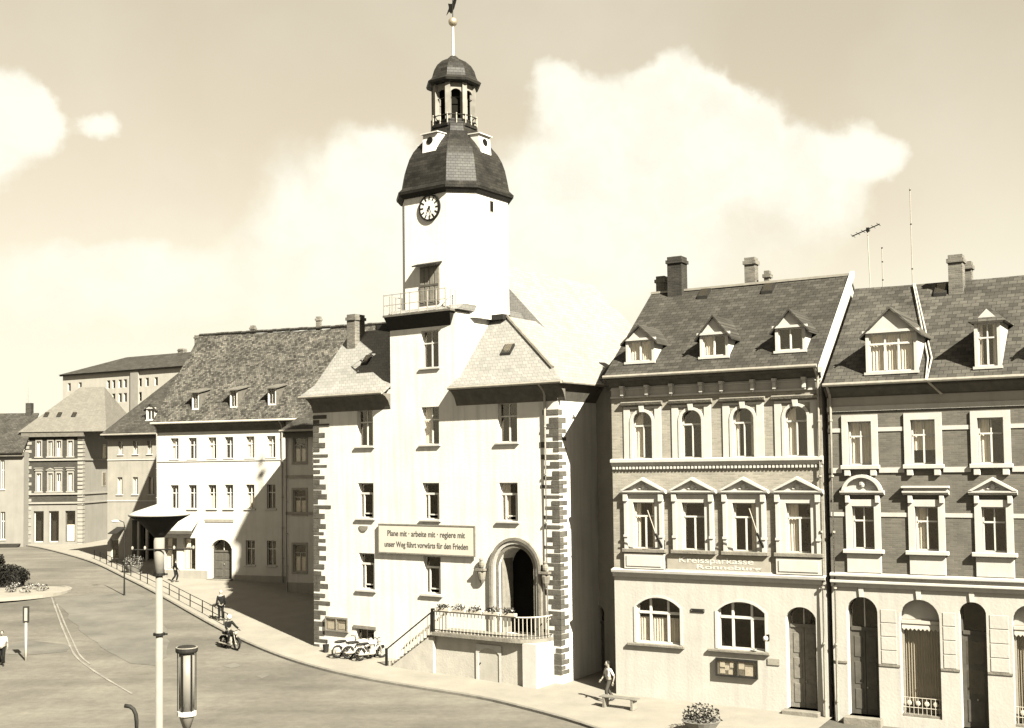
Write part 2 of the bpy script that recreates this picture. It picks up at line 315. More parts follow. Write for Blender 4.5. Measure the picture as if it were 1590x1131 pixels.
def window(par, o, style='cross', y=0.0, dep=.14, fm=None, gm=None, curtain=None, sill=None, fw=.06, mw=.045, open_frac=None):
    fm = fm or M_frame; gm = gm or M_glass
    a, b, c, d = o[:4]; w = b - a; h = d - c; mb = MB(); y0 = y + dep; y1 = y0 + .06
    mb.box(a, a+fw, y0, y1, c, d); mb.box(b-fw, b, y0, y1, c, d); mb.box(a+fw, b-fw, y0, y1, c, c+fw); mb.box(a+fw, b-fw, y0, y1, d-fw, d)
    cells = []
    ai, bi, ci, di = a+fw, b-fw, c+fw, d-fw
    ys = y0 - .012; ye = y1 - .01
    def vbar(x, z0, z1, k=mw): mb.box(x-k/2, x+k/2, ys, ye, z0, z1)
    def hbar(z, x0=ai, x1=bi, k=mw): mb.box(x0, x1, ys-.006, ye-.006, z-k/2, z+k/2)
    if style == 'cross':
        zt = c + h*.66; hbar(zt, k=mw*1.4); vbar((a+b)/2, ci, zt-mw*.7, mw*1.5); vbar((a+b)/2, zt+mw*.7, di)
        cells = [(ai,(a+b)/2,ci,zt),((a+b)/2,bi,ci,zt),(ai,(a+b)/2,zt,di),((a+b)/2,bi,zt,di)]
    elif style == 'tee':
        zt = c + h*.7; hbar(zt, k=mw*1.6); vbar((a+b)/2, ci, zt-mw*.8, mw*1.6)
        cells = [(ai,(a+b)/2,ci,zt),((a+b)/2,bi,ci,zt),(ai,bi,zt,di)]
    elif style == 'three':
        zt = c + h*.70; hbar(zt, k=.10); q1 = a + w*.24; q2 = a + w*.80; vbar(q1, ci, zt-.05, .07); vbar(q2, ci, zt-.05, .07); hbar(c+h*.13, q1+.035, q2-.035, .06)
        cells = [(ai,q1,ci,zt),(q1,q2,c+h*.13,zt),(q2,bi,ci,zt),(ai,bi,zt,di)]
    elif style == 'six':
        zt = c + h*.66; q1 = a+w*.3; q2 = a+w*.7; hbar(zt, k=.11); 
        for q in (q1, q2): vbar(q, ci, zt-.055, .1); vbar(q, zt+.055, di, .1)
        xs = [ai, q1, q2, bi]; cells = [(xs[i], xs[i+1], z0, z1) for i in range(3) for z0, z1 in ((ci, zt), (zt, di))]
    elif style == 'two': vbar((a+b)/2, ci, di, mw*1.6); cells = [(ai,(a+b)/2,ci,di),((a+b)/2,bi,ci,di)]
    elif style == 'wide':
        q1 = a+w*.36; q2 = a+w*.66; zt = c+h*.72; hbar(zt, k=.08)
        for q in (q1, q2): vbar(q, ci, zt-.04, .07); vbar(q, zt+.04, di, .06)
        xs = [ai, q1, q2, bi]; cells = [(xs[i], xs[i+1], z0, z1) for i in range(3) for z0, z1 in ((ci, zt), (zt, di))]
    else: cells = [(ai, bi, ci, di)]
    win = mb.build('window', fm, par)
    for q in cells:
        MB().box(q[0], q[1], y0+.02, y0+.03, q[2], q[3]).build('pane', gm, win)
    if curtain:
        cb = MB(); yc = y1 + .03
        def drape(x0, x1, z0, z1):
            n = max(4, int((x1-x0)/.06)); 
            for i in range(n):
                xa = x0 + (x1-x0)*i/n; xb = x0 + (x1-x0)*(i+1)/n; ya = yc + (.03 if i % 2 else 0); yb = yc + (0 if i % 2 else .03)
                cb.poly([(xa, ya, z0), (xb, yb, z0), (xb, yb, z1), (xa, ya, z1)])
        if curtain == 'full': drape(a, b, c, d)
        elif curtain == 'top': drape(a, b, c + h*.32, d)
        elif curtain == 'half': drape(a, b, c, c + h*.55)
        elif curtain == 'left': drape(a, a + w*.42, c, d)
        elif curtain == 'right': drape(b - w*.3, b, c, d)
        elif curtain == 'sides': drape(a, a + w*.24, c, d); drape(b - w*.24, b, c, d)
        cb.build('curtain', M_curt, win)
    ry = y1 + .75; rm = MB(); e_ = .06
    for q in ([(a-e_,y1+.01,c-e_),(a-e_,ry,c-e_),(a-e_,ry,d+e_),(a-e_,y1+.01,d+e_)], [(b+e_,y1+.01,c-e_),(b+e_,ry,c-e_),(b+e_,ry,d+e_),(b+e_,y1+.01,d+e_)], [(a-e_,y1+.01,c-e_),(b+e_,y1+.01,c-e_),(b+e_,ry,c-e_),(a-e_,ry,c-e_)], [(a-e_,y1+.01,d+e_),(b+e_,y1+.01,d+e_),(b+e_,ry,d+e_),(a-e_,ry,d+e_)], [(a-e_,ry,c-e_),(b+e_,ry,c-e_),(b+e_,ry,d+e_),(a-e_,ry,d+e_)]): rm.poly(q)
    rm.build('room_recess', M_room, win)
    if sill:
        ex, pr, th = sill; MB().box(a-ex, b+ex, y-pr, y+dep+.02, c-th, c+.005).build('sill', M_trim, win, bevel=.012)
    return win
def surround(win, o, wd=.16, pr=.05, y=0.0, m=None, top=None, bottom=False):
    a, b, c, d = o[:4]; rise = o[4] if len(o) > 4 else 0; mb = MB(); t = wd if top is None else top
    if rise:
        zt = d - rise; mb.box(a-wd, a, y-pr, y+.01, c, zt); mb.box(b, b+wd, y-pr, y+.01, c, zt)
        pi = arch_pts(a, b, zt, rise, 12); po = arch_pts(a-wd, b+wd, zt, rise+t, 12)
        for k in range(12): mb.xz([pi[k], pi[k+1], po[k+1], po[k]], y-pr, y+.01)
    else:
        mb.box(a-wd, a, y-pr, y+.01, c, d+t); mb.box(b, b+wd, y-pr, y+.01, c, d+t); mb.box(a, b, y-pr, y+.01, d, d+t)
    if bottom: mb.box(a-wd, b+wd, y-pr-.01, y+.01, c-wd, c)
    return mb.build('surround', m or M_trim, win)
def gable_roof(par, x0, x1, ye, ze, yr, zr, yb, m, th=.14, name='roof', sag=.03):
    """two slopes with a slightly uneven ridge and eaves line, as old roofs have"""
    zb = zr - (zr-ze)/(yr-ye)*(yb-yr); n = max(6, int((x1-x0)/.8)); rnd = random.Random(int(abs(x1*97+zr*13))); rings = []
    for i in range(n + 1):
        t = i/n; x = x0 + (x1-x0)*t; d = -sag*1.6*math.sin(math.pi*t) + rnd.uniform(-sag, sag)*.5; e = rnd.uniform(-sag, sag)*.35; ym = (ye+yr)/2; zm = (ze+zr)/2 - sag*.6 + rnd.uniform(-sag, sag)*.4
        rings.append([(x, ye, ze+e), (x, ym, zm), (x, yr, zr+d), (x, yb, zb), (x, yb, zb-th), (x, yr, zr+d-th*1.5), (x, ye, ze+e-th)])
    return MB().loft(rings).build(name, m, par)
def chimney(par, x0, x1, y0, y1, z0, z1, m, cap=True, pots=False):
    mb = MB().box(x0, x1, y0, y1, z0, z1)
    if cap: mb.box(x0-.06, x1+.06, y0-.06, y1+.06, z1-.32, z1-.16)
    ch = mb.build('chimney', m, par)
    for k in ((.3, .7) if pots else ()):
        MB().lathe([(.12, z1), (.1, z1+.25), (.13, z1+.28)], x0+(x1-x0)*k, (y0+y1)/2, 8).build('chimney_pot', M_chimd, ch)
    return ch
def downpipe(par, x, y, z0, z1, r=.055, m=None, jog=.4):
    mb = MB().tube([(x, y, z0), (x, y, z1-.5), (x, y-jog*.2, z1-.3), (x, y-jog, z1)], r)
    for z in [z0 + .8 + i*2.2 for i in range(int((z1-z0-1)/2.2)+1)]: mb.lathe([(r+.015, z), (r+.015, z+.07)], x, y, 8)
    return mb.build('downpipe', m or M_zinc, par)
def text_mesh(body, size, m, name, parent, loc, rot=(math.pi/2, 0, 0), ext=.006, sx=1.0):
    cu = bpy.data.curves.new(name, 'FONT'); cu.body = body; cu.size = size; cu.align_x = 'CENTER'; cu.align_y = 'CENTER'; cu.extrude = ext; cu.offset = .004
    to = bpy.data.objects.new('tmp_text', cu); C.objects.link(to)
    me = bpy.data.meshes.new_from_object(to.evaluated_get(bpy.context.evaluated_depsgraph_get())); bpy.data.objects.remove(to)
    me.materials.clear(); me.materials.append(m)
    o = obj(name, me, parent, loc, rot); o.scale = (sx, 1, 1)
    return o

# ------------------------------------------------------------------ ground
GP = [(0, -.6), (30, -.3), (45, -.06), (50.3, 0), (53, .08), (63.7, .55), (72.6, 1.0), (90.7, 1.9), (112, 2.3), (160, 2.8), (4000, 6)]
def gv(v):
    n = len(GP)
    if v <= GP[0][0]: return GP[0][1]
    if v >= GP[-1][0]: return GP[-1][1]
    for i in range(n - 1):
        if GP[i][0] <= v <= GP[i+1][0]:
            (x0, y0), (x1, y1) = GP[i], GP[i+1]; h = x1 - x0; t = (v - x0) / h
            sl = lambda k: (GP[k+1][1]-GP[k][1]) / (GP[k+1][0]-GP[k][0])
            m0 = sl(i) if i == 0 else (2*sl(i)*sl(i-1)/(sl(i)+sl(i-1)) if sl(i)*sl(i-1) > 0 else 0)
            m1 = sl(i) if i == n-2 else (2*sl(i)*sl(i+1)/(sl(i)+sl(i+1)) if sl(i)*sl(i+1) > 0 else 0)
            return (2*t**3-3*t*t+1)*y0 + (t**3-2*t*t+t)*h*m0 + (-2*t**3+3*t*t)*y1 + (t**3-t*t)*h*m1
def gz(x, y): return gv(y - .15 * max(-60, min(40, x)))
def on_ground(px, py, lift=0.0):
    d = ray(px, py); t = 20.0
    for i in range(60):
        p = Vector((0, 0, CAMZ)) + d * t; e = p.z - gz(p.x, p.y) - lift
        if abs(e) < 1e-3: break
        t += e / max(.05, -d.z) * .8
    return p
def road_mat():
    m = bpy.data.materials.new('worn_asphalt'); m.use_nodes = True; nt = m.node_tree; bs = nt.nodes['Principled BSDF']
    bs.inputs['Roughness'].default_value = .9; bs.inputs['Specular IOR Level'].default_value = .2
    t = nt.nodes.new('ShaderNodeTexCoord')
    def noise(sc, det, vec=None, rough=.6):
        n = nt.nodes.new('ShaderNodeTexNoise'); n.inputs['Scale'].default_value = sc; n.inputs['Detail'].default_value = det; n.inputs['Roughness'].default_value = rough
        nt.links.new(vec or t.outputs['Object'], n.inputs['Vector']); return n.outputs['Fac']
    def rng(s, a, b, c, d):
        r = nt.nodes.new('ShaderNodeMapRange'); nt.links.new(s, r.inputs[0])
        for i, v in enumerate((a, b, c, d)): r.inputs[i+1].default_value = v
        return r.outputs[0]
    def mul(a, b):
        q = nt.nodes.new('ShaderNodeMath'); q.operation = 'MULTIPLY'; nt.links.new(a, q.inputs[0]); nt.links.new(b, q.inputs[1]); return q.outputs[0]
    mp = nt.nodes.new('ShaderNodeMapping'); mp.inputs['Rotation'].default_value = (0, 0, R(38)); mp.inputs['Scale'].default_value = (.10, .5, 1); nt.links.new(t.outputs['Object'], mp.inputs[0])
    f = mul(rng(noise(1.0, 6, mp.outputs[0]), .32, .68, .78, 1.14), rng(noise(.13, 5), .35, .65, .74, 1.16))
    f = mul(f, rng(noise(.55, 8, None, .7), .32, .68, .88, 1.1)); f = mul(f, rng(noise(3.0, 6), .3, .7, .88, 1.12)); f = mul(f, rng(noise(40, 3), .3, .7, .9, 1.1))
    sc = nt.nodes.new('ShaderNodeVectorMath'); sc.operation = 'SCALE'; sc.inputs[0].default_value = T(.062, 1.1)[:3]; nt.links.new(f, sc.inputs['Scale']); nt.links.new(sc.outputs[0], bs.inputs['Base Color'])
    return m
M_road = road_mat()
M_pave = mat('pale_pavement', 0.106, var=.14, scale=.7, bump=.25, bscale=6, w=1.05)
M_kerb = mat('kerb_granite', 0.07, var=.25, scale=2, bump=.3)
M_patch = mat('resurfaced_asphalt', 0.05, var=.34, scale=.45, bump=.2, w=1.0)
M_mark = mat('worn_road_paint', 0.088, var=.3, scale=1.5, w=.9)
M_field = mat('hazed_field', 0.11, var=.15, scale=.01, w=1.0)  # haze over the distant hill is mixed into this pale colour

def axis(fine0, fine1, step, lo, hi):
    a = [fine0 + i*step for i in range(int((fine1-fine0)/step)+1)]; s = step; q = fine0
    while q > lo: s *= 1.5; q -= s; a.insert(0, q)
    s = step; q = a[-1]
    while q < hi: s *= 1.5; q += s; a.append(q)
    return a
def grid(name, xs, ys, zf, m, parent=None):
    vs_ = [(x, y, zf(x, y)) for y in ys for x in xs]; n = len(xs)
    fs = [(j*n+i, j*n+i+1, (j+1)*n+i+1, (j+1)*n+i) for j in range(len(ys)-1) for i in range(n-1)]
    return MB().add(vs_, fs).build(name, m, parent, smooth=True)
tag(grid('road', axis(-60, 40, 1.0, -2500, 2500), axis(20, 140, 1.0, -800, 3500), gz, M_road), 'worn pale asphalt street climbing to the left', kind='structure')

KPX = [(30, 846), (70, 853), (138, 872), (200, 901), (270, 938), (347, 981), (420, 1014), (487, 1036), (560, 1053), (640, 1067), (740, 1083), (810, 1099), (900, 1124), (1000, 1162), (1150, 1230)]
kp = [on_ground(x, y, .06) for x, y in KPX]
def resample(pts, step):
    out = []
    for i in range(len(pts) - 1):
        p0 = pts[max(0, i-1)]; p1 = pts[i]; p2 = pts[i+1]; p3 = pts[min(len(pts)-1, i+2)]
        n = max(1, int((p2-p1).length/step))
        for k in range(n):
            t = k/n; out.append(.5*((2*p1) + (p2-p0)*t + (2*p0-5*p1+4*p2-p3)*t*t + (3*p1-p0-3*p2+p3)*t**3))
    return out + [pts[-1]]
kl = resample([Vector((p.x, p.y, 0)) for p in kp], .8)
BD = Vector((.5, .866, 0))
def tan_at(L, i): return (L[min(i+1, len(L)-1)] - L[max(i-1, 0)]).normalized()
KH = .12
pv = MB(); vs_ = []; nn = 30
for p in kl:
    for k in range(nn + 1):
        q = p + BD * (.14 + 34 * k / nn); vs_.append((q.x, q.y, gz(q.x, q.y) + KH - .006))
pv.add(vs_, [(i*(nn+1)+k, (i+1)*(nn+1)+k, (i+1)*(nn+1)+k+1, i*(nn+1)+k+1) for i in range(len(kl)-1) for k in range(nn)])
tag(pv.build('pavement', M_pave), 'pale pavement in front of the houses', kind='structure')
kb = MB(); rings = []
for i, p in enumerate(kl):
    q = p + BD * .17; z0 = gz(p.x, p.y); z1 = gz(q.x, q.y)
    rings.append([(p.x, p.y, z0 - .1), (p.x, p.y, z0 + KH - .02), (p.x + .015, p.y + .026, z0 + KH), (q.x, q.y, z1 + KH), (q.x, q.y, z1 - .1)])
kb.loft(rings); tag(kb.build('kerb', M_kerb), 'granite kerb along the pavement', kind='structure')

# darker resurfaced asphalt and the worn painted lines
def sheet(name, pxs, m, lift, label, parent=None, jag=0.0):
    pts = [on_ground(x, y) for x, y in pxs]; pts = [Vector((p.x, p.y, 0)) for p in pts]
    cx = sum(p.x for p in pts)/len(pts); cy = sum(p.y for p in pts)/len(pts); L = resample(pts + [pts[0]], 1.2)[:-1]
    L = [p + Vector((random.uniform(-jag, jag), random.uniform(-jag, jag), 0)) for p in L]
    mb = MB(); n = len(L); vs_ = []; K = 8
    for k in range(K + 1):
        for p in L:
            q = Vector((cx, cy, 0)).lerp(p, max(.001, k/K)); vs_.append((q.x, q.y, gz(q.x, q.y) + lift))
    mb.add(vs_, [(k*n+i, k*n+(i+1) % n, (k+1)*n+(i+1) % n, (k+1)*n+i) for k in range(K) for i in range(n)])
    return tag(mb.build(name, m, parent), label, kind='structure')
sheet('asphalt_patch', [(86, 928), (150, 924), (215, 922), (236, 930), (252, 960), (262, 1002), (240, 1035), (200, 1030), (160, 1005), (128, 985), (104, 955)], M_patch, .012, 'darker resurfaced asphalt on the street', jag=.18)
sheet('asphalt_patch', [(2, 1003), (50, 996), (108, 1003), (100, 1013), (40, 1018), (2, 1016)], M_patch, .012, 'darker strip of asphalt by the sign post', jag=.12)
sheet('asphalt_patch', [(160, 934), (178, 931), (196, 933), (180, 937)], M_patch, .016, 'thin dark smear on the street', jag=.05)
sheet('asphalt_patch', [(212, 940), (224, 937), (237, 938), (224, 943)], M_patch, .016, 'small dark smear near the mast', jag=.05)
sheet('asphalt_patch', [(345, 1034), (362, 1030), (374, 1034), (360, 1038)], M_patch, .008, 'small dark smear below the rider', jag=.08)
sheet('asphalt_patch', [(398, 1050), (412, 1046), (422, 1048), (408, 1053)], M_patch, .008, 'small dark smear in mid street', jag=.08)
def stripe(pxs, w, name='road_marking'):
    L = resample([Vector((p.x, p.y, 0)) for p in (on_ground(x, y) for x, y in pxs)], .8); mb = MB(); rings = []
    vs_ = []
    for i, p in enumerate(L):
        t = tan_at(L, i); nrm = Vector((-t.y, t.x, 0)); ww = w * random.uniform(.7, 1.15)
        for s in (-1, 1):
            q = p + nrm * ww/2 * s; vs_.append((q.x, q.y, gz(q.x, q.y) + .018))
    mb.add(vs_, [(2*i, 2*i+1, 2*i+3, 2*i+2) for i in range(len(L)-1)])
    return tag(mb.build(name, M_mark), 'worn pale line painted on the street', kind='structure')
stripe([(80, 928), (92, 962), (103, 990), (118, 1020), (150, 1045), (205, 1078)], .11)
stripe([(88, 938), (101, 970), (112, 994), (124, 1018), (140, 1032)], .09)

# low hill on the horizon
hp = MB(); xs = [-420 + i*14 for i in range(44)]
hz = lambda x: max(2, 46 + 9*math.sin(x*.011+1) + 5*math.sin(x*.037) - .03*(x+260))
hp.add([(x, 520, 4) for x in xs] + [(x, 640, hz(x)) for x in xs] + [(x, 900, hz(x)*.9) for x in xs],
       [(k*44+i, k*44+i+1, (k+1)*44+i+1, (k+1)*44+i) for k in range(2) for i in range(43)])
tag(hp.build('hill', M_field, smooth=True), 'haze-toned fields on the hill beyond the roofs', kind='structure')

# ================================================================== town hall
o_ = at_depth(486.5, 722, 62.1)
TH = Frame((o_.x, o_.y), R(-35.38), 'town_hall', 'white town hall with octagonal clock tower, slate dome and open stair', 'town hall')
th = TH.root
TW = TH.P(868, 722)[0]; TD = 13.0
ZE = (TH.P(790, 597)[1] + TH.P(560, 610)[1]) / 2
r2 = TH.row([(554, 580, 637, 693), (655, 681, 632, 690), (773, 803, 626, 687)])
r1 = TH.row([(556, 580, 750, 806), (656, 682, 750, 807), (775, 804, 750, 808)])
r0 = TH.row([(558, 581, 859, 916), (657, 685, 864, 922)])
print('TH', TW, ZE, [tuple(round(v, 2) for v in q) for q in r2 + r1 + r0])
bx0 = TH.P(606, 560)[0]; bx1 = TH.P(708, 560)[0]; XC = (bx0 + bx1) / 2
ZP = TH.P(655, 486)[1]
rb = TH.row([(654, 681, 513, 571)])
po = TH.row([(775, 829, 850, 948)])[0]; po = (po[0], po[1], 2.2, po[3] - .02, (po[1]-po[0])/2*1.12, 1.1)
ce = TH.row([(553, 581, 977, 1002)])[0]
print('bay', bx0, bx1, ZP, 'portal', po, 'cellar', ce)
mb = MB()
wall(mb, 0, TW, -.6, ZE + .1, r2 + r1 + r0 + [po, ce])
wall(mb, bx0, bx1, ZE + .1, ZP, rb)
shell(mb, TW, TD, -.6, ZE + .1)
mb.poly([(bx0, 0, ZE-.5), (bx0, 5.2, ZE-.5), (bx0, 5.2, ZP), (bx0, 0, ZP)]); mb.poly([(bx1, 0, ZE-.5), (bx1, 5.2, ZE-.5), (bx1, 5.2, ZP), (bx1, 0, ZP)])
mb.poly([(0, 0, ZE), (0, 3.1, ZP - .15), (0, TD, ZP - .15), (0, TD, ZE)])
mb.build('wall', M_white, th)
for i, o in enumerate(r2): window(th, o, 'cross', dep=.2, sill=(.12, .12, .1), fw=.05, mw=.05, curtain=['right', 'left', None][i])
for i, o in enumerate(r1): window(th, o, 'three', dep=.2, sill=(.12, .12, .1), gm=M_glassd, curtain=[None, None, 'left'][i])
for o in r0: window(th, o, 'three', dep=.2, sill=(.14, .12, .12), gm=M_glassd)
for o in rb: window(th, o, 'cross', dep=.2, sill=(.1, .1, .09), fw=.05)
cw = window(th, ce, 'two', dep=.18, fm=M_frameg, gm=M_glassd); MB().box(ce[0]-.15, ce[1]+.15, -.06, .01, ce[3], ce[3]+.16).build('lintel', M_stone, cw)
# eaves, roof
d_ = 3.0; ZR = ZP - .15; ev = -.6; hx = TW - 5.0
roof = MB()
yk, zk = .35, ZE + .62
roof.slab([(-.35, ev, ZE), (bx0+.02, ev, ZE), (bx0+.02, yk, zk), (-.2, yk, zk)], .14); roof.slab([(-.2, yk, zk), (bx0+.02, yk, zk), (bx0+.02, d_, ZR), (-.05, d_, ZR)], .14)
ex = TW + .55; kx = TW - .5
roof.slab([(bx1-.02, ev, ZE), (ex, ev, ZE), (kx, yk, zk), (bx1-.02, yk, zk)], .14); roof.slab([(bx1-.02, yk, zk), (kx, yk, zk), (hx, d_, ZR), (bx1-.02, d_, ZR)], .14)
roof.slab([(ex, ev, ZE-.004), (ex, TD+.4, ZE-.004), (kx, TD+.4, zk), (kx, yk, zk)], .14); roof.slab([(kx, yk, zk), (kx, TD+.4, zk), (hx, TD+.4, ZR), (hx, d_, ZR)], .14)
roof.slab([(-.05, d_, ZR-.01), (hx, d_, ZR-.01), (hx, TD+.4, ZR-.01), (-.05, TD+.4, ZR-.01)], .2)
roof = roof.build('roof', M_tilew, th)
rr = MB(); RX = XC - .3; RZ = ZR + 3.6                      # higher rear roof running back from the tower
rr.ext([(1.0, 5.6, ZR), (hx + .8, 5.6, ZR - .6), (RX, 5.6, RZ)], [(1.0, 17, ZR), (hx + .8, 17, ZR - .6), (RX, 17, RZ)]); rr.build('rear_roof', M_tilew, th)
cove = [(0, 0), (-.06, .16), (-.18, .42), (-.42, .66), (-.56, .72), (-.56, .8), (0, .8)]
cb = MB(); zc = ZE - .92
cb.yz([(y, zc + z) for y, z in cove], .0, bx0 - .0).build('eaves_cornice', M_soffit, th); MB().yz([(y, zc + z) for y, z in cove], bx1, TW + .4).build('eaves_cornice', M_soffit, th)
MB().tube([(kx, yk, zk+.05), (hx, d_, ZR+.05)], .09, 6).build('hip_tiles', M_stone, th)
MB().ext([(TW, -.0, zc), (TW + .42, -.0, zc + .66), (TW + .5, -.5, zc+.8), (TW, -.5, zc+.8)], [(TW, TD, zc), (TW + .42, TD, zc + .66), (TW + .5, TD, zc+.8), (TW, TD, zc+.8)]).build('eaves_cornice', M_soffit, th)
for a, b in ((-.4, bx0), (bx1, ex + .05)):
    MB().tube([(a, ev - .06, ZE - .1), (b, ev - .06, ZE - .1)], .075, 8).build('gutter', M_zinc, th)
MB().tube([(ex + .06, ev, ZE - .1), (ex + .06, TD, ZE - .1)], .075, 8).build('gutter', M_zinc, th)
dpx = TH.P(850, 800)[0]; downpipe(th, dpx, -.1, .05, ZE - .12, .06, M_zinc, .5)
# roof windows
def roof_hatch(fr, par, px, py, y0, z0, y1, z1, w=.55, m=M_dark):
    x, y, z = fr.S(px, py, y0, z0, y1, z1); sl = (z1-z0)/(y1-y0); L = math.hypot(1, sl); dy = .32/L; dz = .32*sl/L
    mb = MB().slab([(x-w/2, y-dy, z-dz+.12), (x+w/2, y-dy, z-dz+.12), (x+w/2, y+dy, z+dz+.12), (x-w/2, y+dy, z+dz+.12)], .14)
    h = mb.build('roof_hatch', m, par)
    MB().slab([(x-w/2+.08, y-dy+.05, z-dz+.19), (x+w/2-.08, y-dy+.05, z-dz+.19), (x+w/2-.08, y+dy-.05, z+dz+.15), (x-w/2+.08, y+dy-.05, z+dz+.15)], .03).build('pane', M_glass, h)
    return h
roof_hatch(TH, th, 788, 545, yk, zk, d_, ZR, .6); roof_hatch(TH, th, 569, 561, yk, zk, d_, ZR, .45)
cx_, cy_, cz_ = TH.S(543, 545, yk, zk, d_, ZR); chimney(th, cx_-.3, cx_+.3, cy_+.1, cy_+.9, cz_-.6, TH.P(543, 488, cy_)[1], M_chim)
# dark roof over the bay's left shoulder
MB().box(bx0 - 1.0, bx0 - .02, -.0, 3.2, ZP - .62, ZP - .32).build('shoulder_roof', M_dark, th)

# quoins: each stone its own part
def quoins(fr_root, x, sgn, z0, z1, m, side=None, seed=3):
    rnd = random.Random(seed); z = z0; k = 0
    while z < z1 - .2:
        h = rnd.uniform(.13, .27); gap = rnd.choice([0.01, .01, .02, .05, .12]); ln = rnd.uniform(.75, 1.05) if k % 2 else rnd.uniform(.34, .5)
        if rnd.random() < .22: ln *= 1.25
        p = rnd.uniform(.012, .03)
        if side is None: mb = MB().box(min(x, x + sgn*ln), max(x, x + sgn*ln), -p, .1, z, min(z + h, z1))
        else:
            l2 = .62 if k % 2 == 0 else .3
            mb = MB().xy([(x - ln*.85, -p), (x + p, -p), (x + p, l2), (x - .05, l2), (x - .05, .1), (x - ln*.85, .1)], z, min(z + h, z1))
        mb.build('quoin_stone', m, fr_root, bevel=.008); z += h + gap; k += 1
quoins(th, 0, 1, .2, ZE - 1.0, M_stoned, seed=4)
quoins(th, TW, -1, .6, ZE - 1.0, M_stoned, side=1, seed=9)

# portal: three nested mouldings, dark hall, open door leaf, flanking stone figures
for k, (wd, pr, off) in enumerate(((.16, .03, .0), (.14, .09, .18), (.14, .15, .34))):
    a, b = po[0] - off, po[1] + off; zt = po[3] - po[4]
    pi = arch_pts(a, b, zt, po[4] + off, 16); pq = arch_pts(a - wd, b + wd, zt, po[4] + off + wd, 16); mb = MB()
    for j in range(16): mb.xz([pi[j], pi[j+1], pq[j+1], pq[j]], -pr, .02 + .002*k)
    mb.box(a - wd, a, -pr, .02 + .002*k, 2.1, zt); mb.box(b, b + wd, -pr, .02 + .002*k, 2.1, zt)
    mb.build('portal_moulding', M_stone if k != 1 else M_trim, th)
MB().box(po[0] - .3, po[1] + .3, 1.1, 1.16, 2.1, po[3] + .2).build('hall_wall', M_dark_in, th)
dl = MB().box(po[0] + .04, po[0] + .1, .12, 1.0, 2.22, po[3] - .5).build('door_leaf', M_wood, th)
MB().box(po[0] + .1, po[0] + .115, .22, .9, 2.5, 3.3).build('panel', M_door, dl); MB().ball((po[0] + .16, .9, 3.2), .045).build('handle', M_iron, dl)
for s, xx in ((-1, po[0] - .95), (1, po[1] + .72)):
    z0 = TH.P(730, 905)[1]
    mb = MB().lathe([(.05, z0), (.16, z0 + .2), (.22, z0 + .5), (.2, z0 + .62)], xx, -.08, 10).box(xx - .26, xx + .26, -.3, .02, z0 + .62, z0 + .72)
    mb.ball((xx, -.12, z0 + .9), .17, .12, .2); mb.ball((xx, -.14, z0 + 1.14), .09); mb.build('carved_console', M_stone, th, smooth=False)
em = TH.P(565, 820); MB().xz([(em[0] + .3*math.cos(math.pi + math.pi*i/10), em[1] + .1 + .28*math.sin(math.pi + math.pi*i/10)) for i in range(11)], -.05, .01).build('relief_plaque', M_stone, th)

# open stair and landing
PX0 = TH.P(676, 985, -1.55)[0]; PX1 = TW - .42; PF = 2.28; PY = -1.6; SX0 = TH.P(600, 1025, -1.4)[0]
print('landing', PX0, PX1, SX0)
stair = MB()
lw = MB().box(PX0 - .2, PX1 - .75, -1.27, -.01, -.5, PF - .16).build('landing_wall', M_landing, th)
pr_ = MB().box(PX1 - .75, PX1, PY + .16, -.01, -.5, PF - .16).build('landing_pier', M_trim, th)
cor = [(PX0 - .2, 0), (PX0 - .2, PY)] + [(PX1 - 1.3 + 1.3*math.sin(t), PY + 1.3 - 1.3*math.cos(t)) for t in [math.pi/2*i/8 for i in range(9)]] + [(PX1, 0)]
MB().xy([(x, min(y, -.005)) for x, y in cor], PF - .16, PF).build('landing_slab', M_stone, th)
dn = TH.row([(744, 776, 1007, 1068)], -1.27)[0]
wall(MB(), dn[0] - .14, dn[1] + .14, -.3, dn[3] + .16, [(dn[0], dn[1], -.35, dn[3], .25, .1)], y=-1.33, rev=.1).build('cellar_door_frame', M_trim, th)
cd = MB().box(dn[0] - .02, dn[1] + .02, -1.29, -1.273, -.3, dn[3]).build('cellar_door', M_pale, th); MB().ball((dn[0] + .1, -1.31, 1.0), .035).build('handle', M_iron, cd)
ns = 12
for i in range(ns):
    x1 = PX0 - .2 - (PX0 - .2 - SX0) * i / ns; x0 = PX0 - .2 - (PX0 - .2 - SX0) * (i + 1) / ns; zt = .28 + (PF - .28) * (ns - i - .4) / ns
    MB().box(x0, x1 - .002, PY + .3, -.01, -.5, zt).build('step', M_stone, th)
MB().xz([(SX0 - .05, -.5), (PX0 - .2, -.5), (PX0 - .2, PF - .22), (PX0 - .5, PF - .3), (SX0 - .05, .12)], PY + .12, PY + .3).build('stair_stringer', M_landing, th)
# railings with single balusters
bal = MB().box(-.014, .014, -.014, .014, 0, .92).mesh('baluster', M_railw)
rail_pts = [(PX0 - .15, PY + .08)] + [(PX1 - 1.3 + 1.22*math.sin(t), PY + 1.3 - 1.22*math.cos(t)) for t in [math.pi/2*i/10 for i in range(11)]] + [(PX1 - .08, -.02)]
L = [Vector((x, y, 0)) for x, y in rail_pts]; seg = []
for i in range(len(L) - 1):
    n = max(1, round((L[i+1]-L[i]).length / .21))
    for k in range(n): seg.append(L[i].lerp(L[i+1], k/n))
for p in seg: obj('baluster', bal, th, (p.x, p.y, PF + .02))
for z, r in ((PF + .12, .02), (PF + .98, .035)): MB().tube([(p.x, p.y, z) for p in L], r, 6).build('handrail', M_railw if z > PF+.5 else M_iron, th)
MB().box(PX0 - .25, PX0 - .11, PY + .02, PY + .16, PF, PF + 1.1).build('newel_post', M_iron, th)
